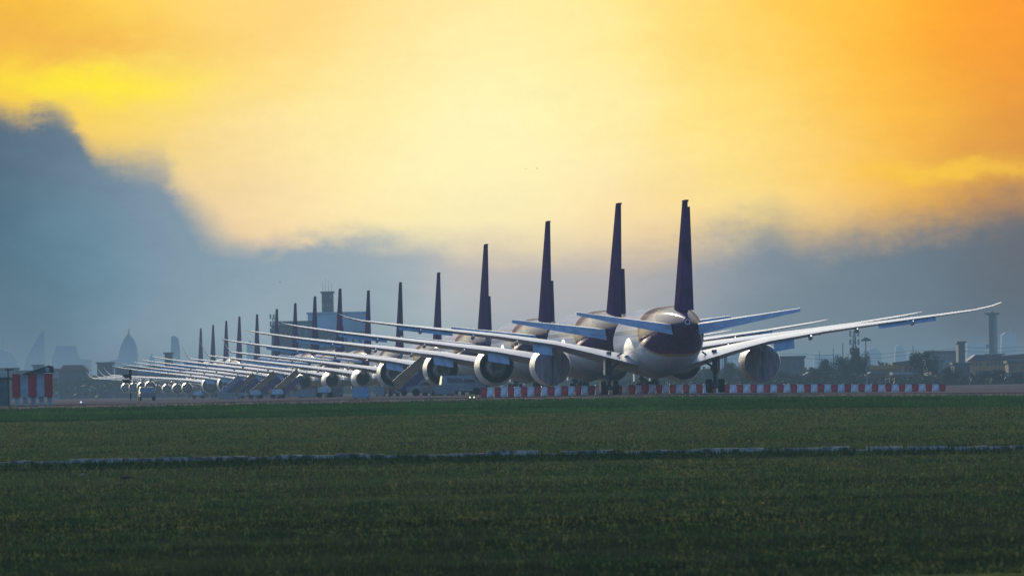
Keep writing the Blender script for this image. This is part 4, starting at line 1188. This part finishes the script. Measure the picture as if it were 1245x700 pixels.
tower([(26, 485), (31, 436), (39, 422), (47, 409), (53, 402), (54.5, 485)], DC, 'sail shaped hazy skyscraper with a sharp curved tip')
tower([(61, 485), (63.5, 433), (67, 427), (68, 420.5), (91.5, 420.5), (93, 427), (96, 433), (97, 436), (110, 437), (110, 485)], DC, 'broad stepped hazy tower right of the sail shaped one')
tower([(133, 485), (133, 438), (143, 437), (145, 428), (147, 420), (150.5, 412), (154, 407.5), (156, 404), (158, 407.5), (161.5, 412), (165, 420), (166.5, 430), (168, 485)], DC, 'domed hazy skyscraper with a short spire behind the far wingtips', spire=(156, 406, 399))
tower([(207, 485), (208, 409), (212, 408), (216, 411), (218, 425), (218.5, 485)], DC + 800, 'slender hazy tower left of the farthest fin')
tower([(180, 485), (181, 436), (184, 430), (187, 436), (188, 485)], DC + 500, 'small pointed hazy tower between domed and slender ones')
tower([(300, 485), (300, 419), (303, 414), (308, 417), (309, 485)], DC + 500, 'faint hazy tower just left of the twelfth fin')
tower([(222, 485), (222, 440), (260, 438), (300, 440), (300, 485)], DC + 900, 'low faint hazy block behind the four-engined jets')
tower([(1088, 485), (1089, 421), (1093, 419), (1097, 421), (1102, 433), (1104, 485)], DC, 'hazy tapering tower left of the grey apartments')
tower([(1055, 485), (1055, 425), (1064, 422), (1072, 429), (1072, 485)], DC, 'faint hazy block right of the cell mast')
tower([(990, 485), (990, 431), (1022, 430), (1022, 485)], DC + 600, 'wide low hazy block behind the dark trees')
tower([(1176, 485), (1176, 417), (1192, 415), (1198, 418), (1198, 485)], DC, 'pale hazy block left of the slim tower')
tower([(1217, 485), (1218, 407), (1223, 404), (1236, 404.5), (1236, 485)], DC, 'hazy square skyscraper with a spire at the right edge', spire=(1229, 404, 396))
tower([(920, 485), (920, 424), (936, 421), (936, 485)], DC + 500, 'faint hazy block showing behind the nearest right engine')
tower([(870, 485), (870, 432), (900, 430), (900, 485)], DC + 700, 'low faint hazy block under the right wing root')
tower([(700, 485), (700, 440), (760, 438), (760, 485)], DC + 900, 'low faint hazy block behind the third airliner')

# ------------------------------------------------------------------ trees
def leaf_mat(nm, c):
    m = bpy.data.materials.new(nm); m.use_nodes = True; t = NT(m.node_tree); b = m.node_tree.nodes['Principled BSDF']
    at = t.node('ShaderNodeAttribute'); at.attribute_name = 'tint'
    t.l.new(t.v('MULTIPLY', at.outputs['Color'], tuple(c)), b.inputs['Base Color']); b.inputs['Roughness'].default_value = .8
    return m
m_leaf = leaf_mat('leaves_dark', (0.030, 0.050, 0.032)); m_bark = mat('bark', (0.05, 0.04, 0.035), .9, var=.3)
def tree_mesh(seed, h, w, n=2600, palm=False):
    rs = np.random.RandomState(seed)
    nb = 16; cen = []
    for i in range(nb):
        a = rs.rand() * 6.28; r = rs.rand() ** .6 * w * .36; z = h * (.38 + .5 * rs.rand()) 
        r *= 1 - .5 * max(0, (z / h - .6)) * 2
        cen.append((r * math.cos(a), r * math.sin(a), z, w * (.12 + .12 * rs.rand())))
    cen = np.array(cen)
    idx = rs.randint(0, nb, n); d = rs.randn(n, 3); d /= np.linalg.norm(d, axis=1)[:, None]
    rr = rs.rand(n) ** .35
    c = cen[idx, :3] + d * (cen[idx, 3] * rr)[:, None] * np.array([1, 1, .8])
    s = .16 + .22 * rs.rand(n)
    u = rs.randn(n, 3); u /= np.linalg.norm(u, axis=1)[:, None]; v = np.cross(u, rs.randn(n, 3)); v /= np.linalg.norm(v, axis=1)[:, None]
    q = np.stack([c - u * s[:, None], c + v * s[:, None] * .6, c + u * s[:, None], c - v * s[:, None] * .6], 1)
    me = bpy.data.meshes.new('crown'); me.vertices.add(n * 4); me.vertices.foreach_set('co', q.ravel())
    me.loops.add(n * 4); me.loops.foreach_set('vertex_index', np.arange(n * 4)); me.polygons.add(n); me.polygons.foreach_set('loop_start', np.arange(n) * 4)
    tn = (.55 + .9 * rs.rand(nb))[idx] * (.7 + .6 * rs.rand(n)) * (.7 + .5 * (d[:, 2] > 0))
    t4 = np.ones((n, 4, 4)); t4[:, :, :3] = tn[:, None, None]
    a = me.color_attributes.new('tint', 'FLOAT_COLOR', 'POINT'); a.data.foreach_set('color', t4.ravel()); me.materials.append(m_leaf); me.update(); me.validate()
    b = MB(); b.tube((0, 0, -.5), (0, 0, h * .45), w * .035 + .12, w * .02 + .08, 8)
    for i in range(0, nb, 2): b.tube((0, 0, h * (.22 + .02 * i)), tuple(cen[i, :3]), w * .014 + .06, .04, 6)
    return me, b.mesh('trunk', m_bark)
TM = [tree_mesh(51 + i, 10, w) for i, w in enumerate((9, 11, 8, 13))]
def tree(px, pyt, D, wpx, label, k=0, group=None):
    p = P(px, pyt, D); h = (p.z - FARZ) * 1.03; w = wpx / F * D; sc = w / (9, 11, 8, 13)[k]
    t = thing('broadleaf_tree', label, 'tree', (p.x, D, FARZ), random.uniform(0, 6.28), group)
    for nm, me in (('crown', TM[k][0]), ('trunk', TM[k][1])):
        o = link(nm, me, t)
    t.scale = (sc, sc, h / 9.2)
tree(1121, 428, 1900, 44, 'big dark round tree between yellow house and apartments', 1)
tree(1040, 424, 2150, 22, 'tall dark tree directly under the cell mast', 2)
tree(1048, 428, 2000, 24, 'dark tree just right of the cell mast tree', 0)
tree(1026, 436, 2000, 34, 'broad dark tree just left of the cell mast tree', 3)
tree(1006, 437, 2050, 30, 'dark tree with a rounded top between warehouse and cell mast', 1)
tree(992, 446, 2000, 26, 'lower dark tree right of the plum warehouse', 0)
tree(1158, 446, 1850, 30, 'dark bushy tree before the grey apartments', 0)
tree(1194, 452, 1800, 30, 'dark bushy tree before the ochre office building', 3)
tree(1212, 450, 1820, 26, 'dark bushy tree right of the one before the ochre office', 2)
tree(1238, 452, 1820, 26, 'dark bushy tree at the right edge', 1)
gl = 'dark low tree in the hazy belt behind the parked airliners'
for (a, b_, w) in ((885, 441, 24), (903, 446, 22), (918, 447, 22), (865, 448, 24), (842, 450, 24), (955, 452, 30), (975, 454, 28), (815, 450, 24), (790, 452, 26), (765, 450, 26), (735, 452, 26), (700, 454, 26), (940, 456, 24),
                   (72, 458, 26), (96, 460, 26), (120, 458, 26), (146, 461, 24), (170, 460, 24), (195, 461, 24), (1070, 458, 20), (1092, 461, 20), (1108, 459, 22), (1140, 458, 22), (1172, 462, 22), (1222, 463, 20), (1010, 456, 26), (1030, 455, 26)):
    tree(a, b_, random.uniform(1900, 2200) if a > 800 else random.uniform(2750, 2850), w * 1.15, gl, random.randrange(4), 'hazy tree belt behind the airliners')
def hedge(nm, seed, D0, D1, side, lab):
    n = 20000; rs = np.random.RandomState(seed)
    D = D0 + rs.rand(n) * (D1 - D0); x = (rs.rand(n) * 2 - 1) * D * .062 if side == 0 else (.012 + .052 * rs.rand(n)) * D
    zt = (3.2 if side == 0 else 0.4) + (2.6 if side == 0 else 1.2) * vnoise(x * .12 + 30, D * .01, 77) + 1.2 * vnoise(x * .5 + 30, D * .02, 78)
    z = FARZ + zt * rs.rand(n) ** .6; c = np.stack([x, D, z], 1); s = (.5 + .6 * rs.rand(n))[:, None]
    u = rs.randn(n, 3); u /= np.linalg.norm(u, axis=1)[:, None]; v = np.cross(u, rs.randn(n, 3)); v /= np.linalg.norm(v, axis=1)[:, None]
    q = np.stack([c - u * s, c + v * s * .6, c + u * s, c - v * s * .6], 1)
    me = bpy.data.meshes.new('scrub'); me.vertices.add(n * 4); me.vertices.foreach_set('co', q.ravel())
    me.loops.add(n * 4); me.loops.foreach_set('vertex_index', np.arange(n * 4)); me.polygons.add(n); me.polygons.foreach_set('loop_start', np.arange(n) * 4)
    t4 = np.ones((n, 4, 4)); t4[:, :, :3] = (.8 + .4 * rs.rand(n))[:, None, None]
    a = me.color_attributes.new('tint', 'FLOAT_COLOR', 'POINT'); a.data.foreach_set('color', t4.ravel()); me.materials.append(m_leaf); me.update(); me.validate()
    tag(link(nm, me), lab, 'scrub', kind='stuff')
hedge('scrub', 5, 2600, 3100, 0, 'dark scrub massed along the far edge of the airfield')
hedge('scrub', 6, 1850, 2250, 1, 'nearer dark scrub below the buildings right of the airliners')
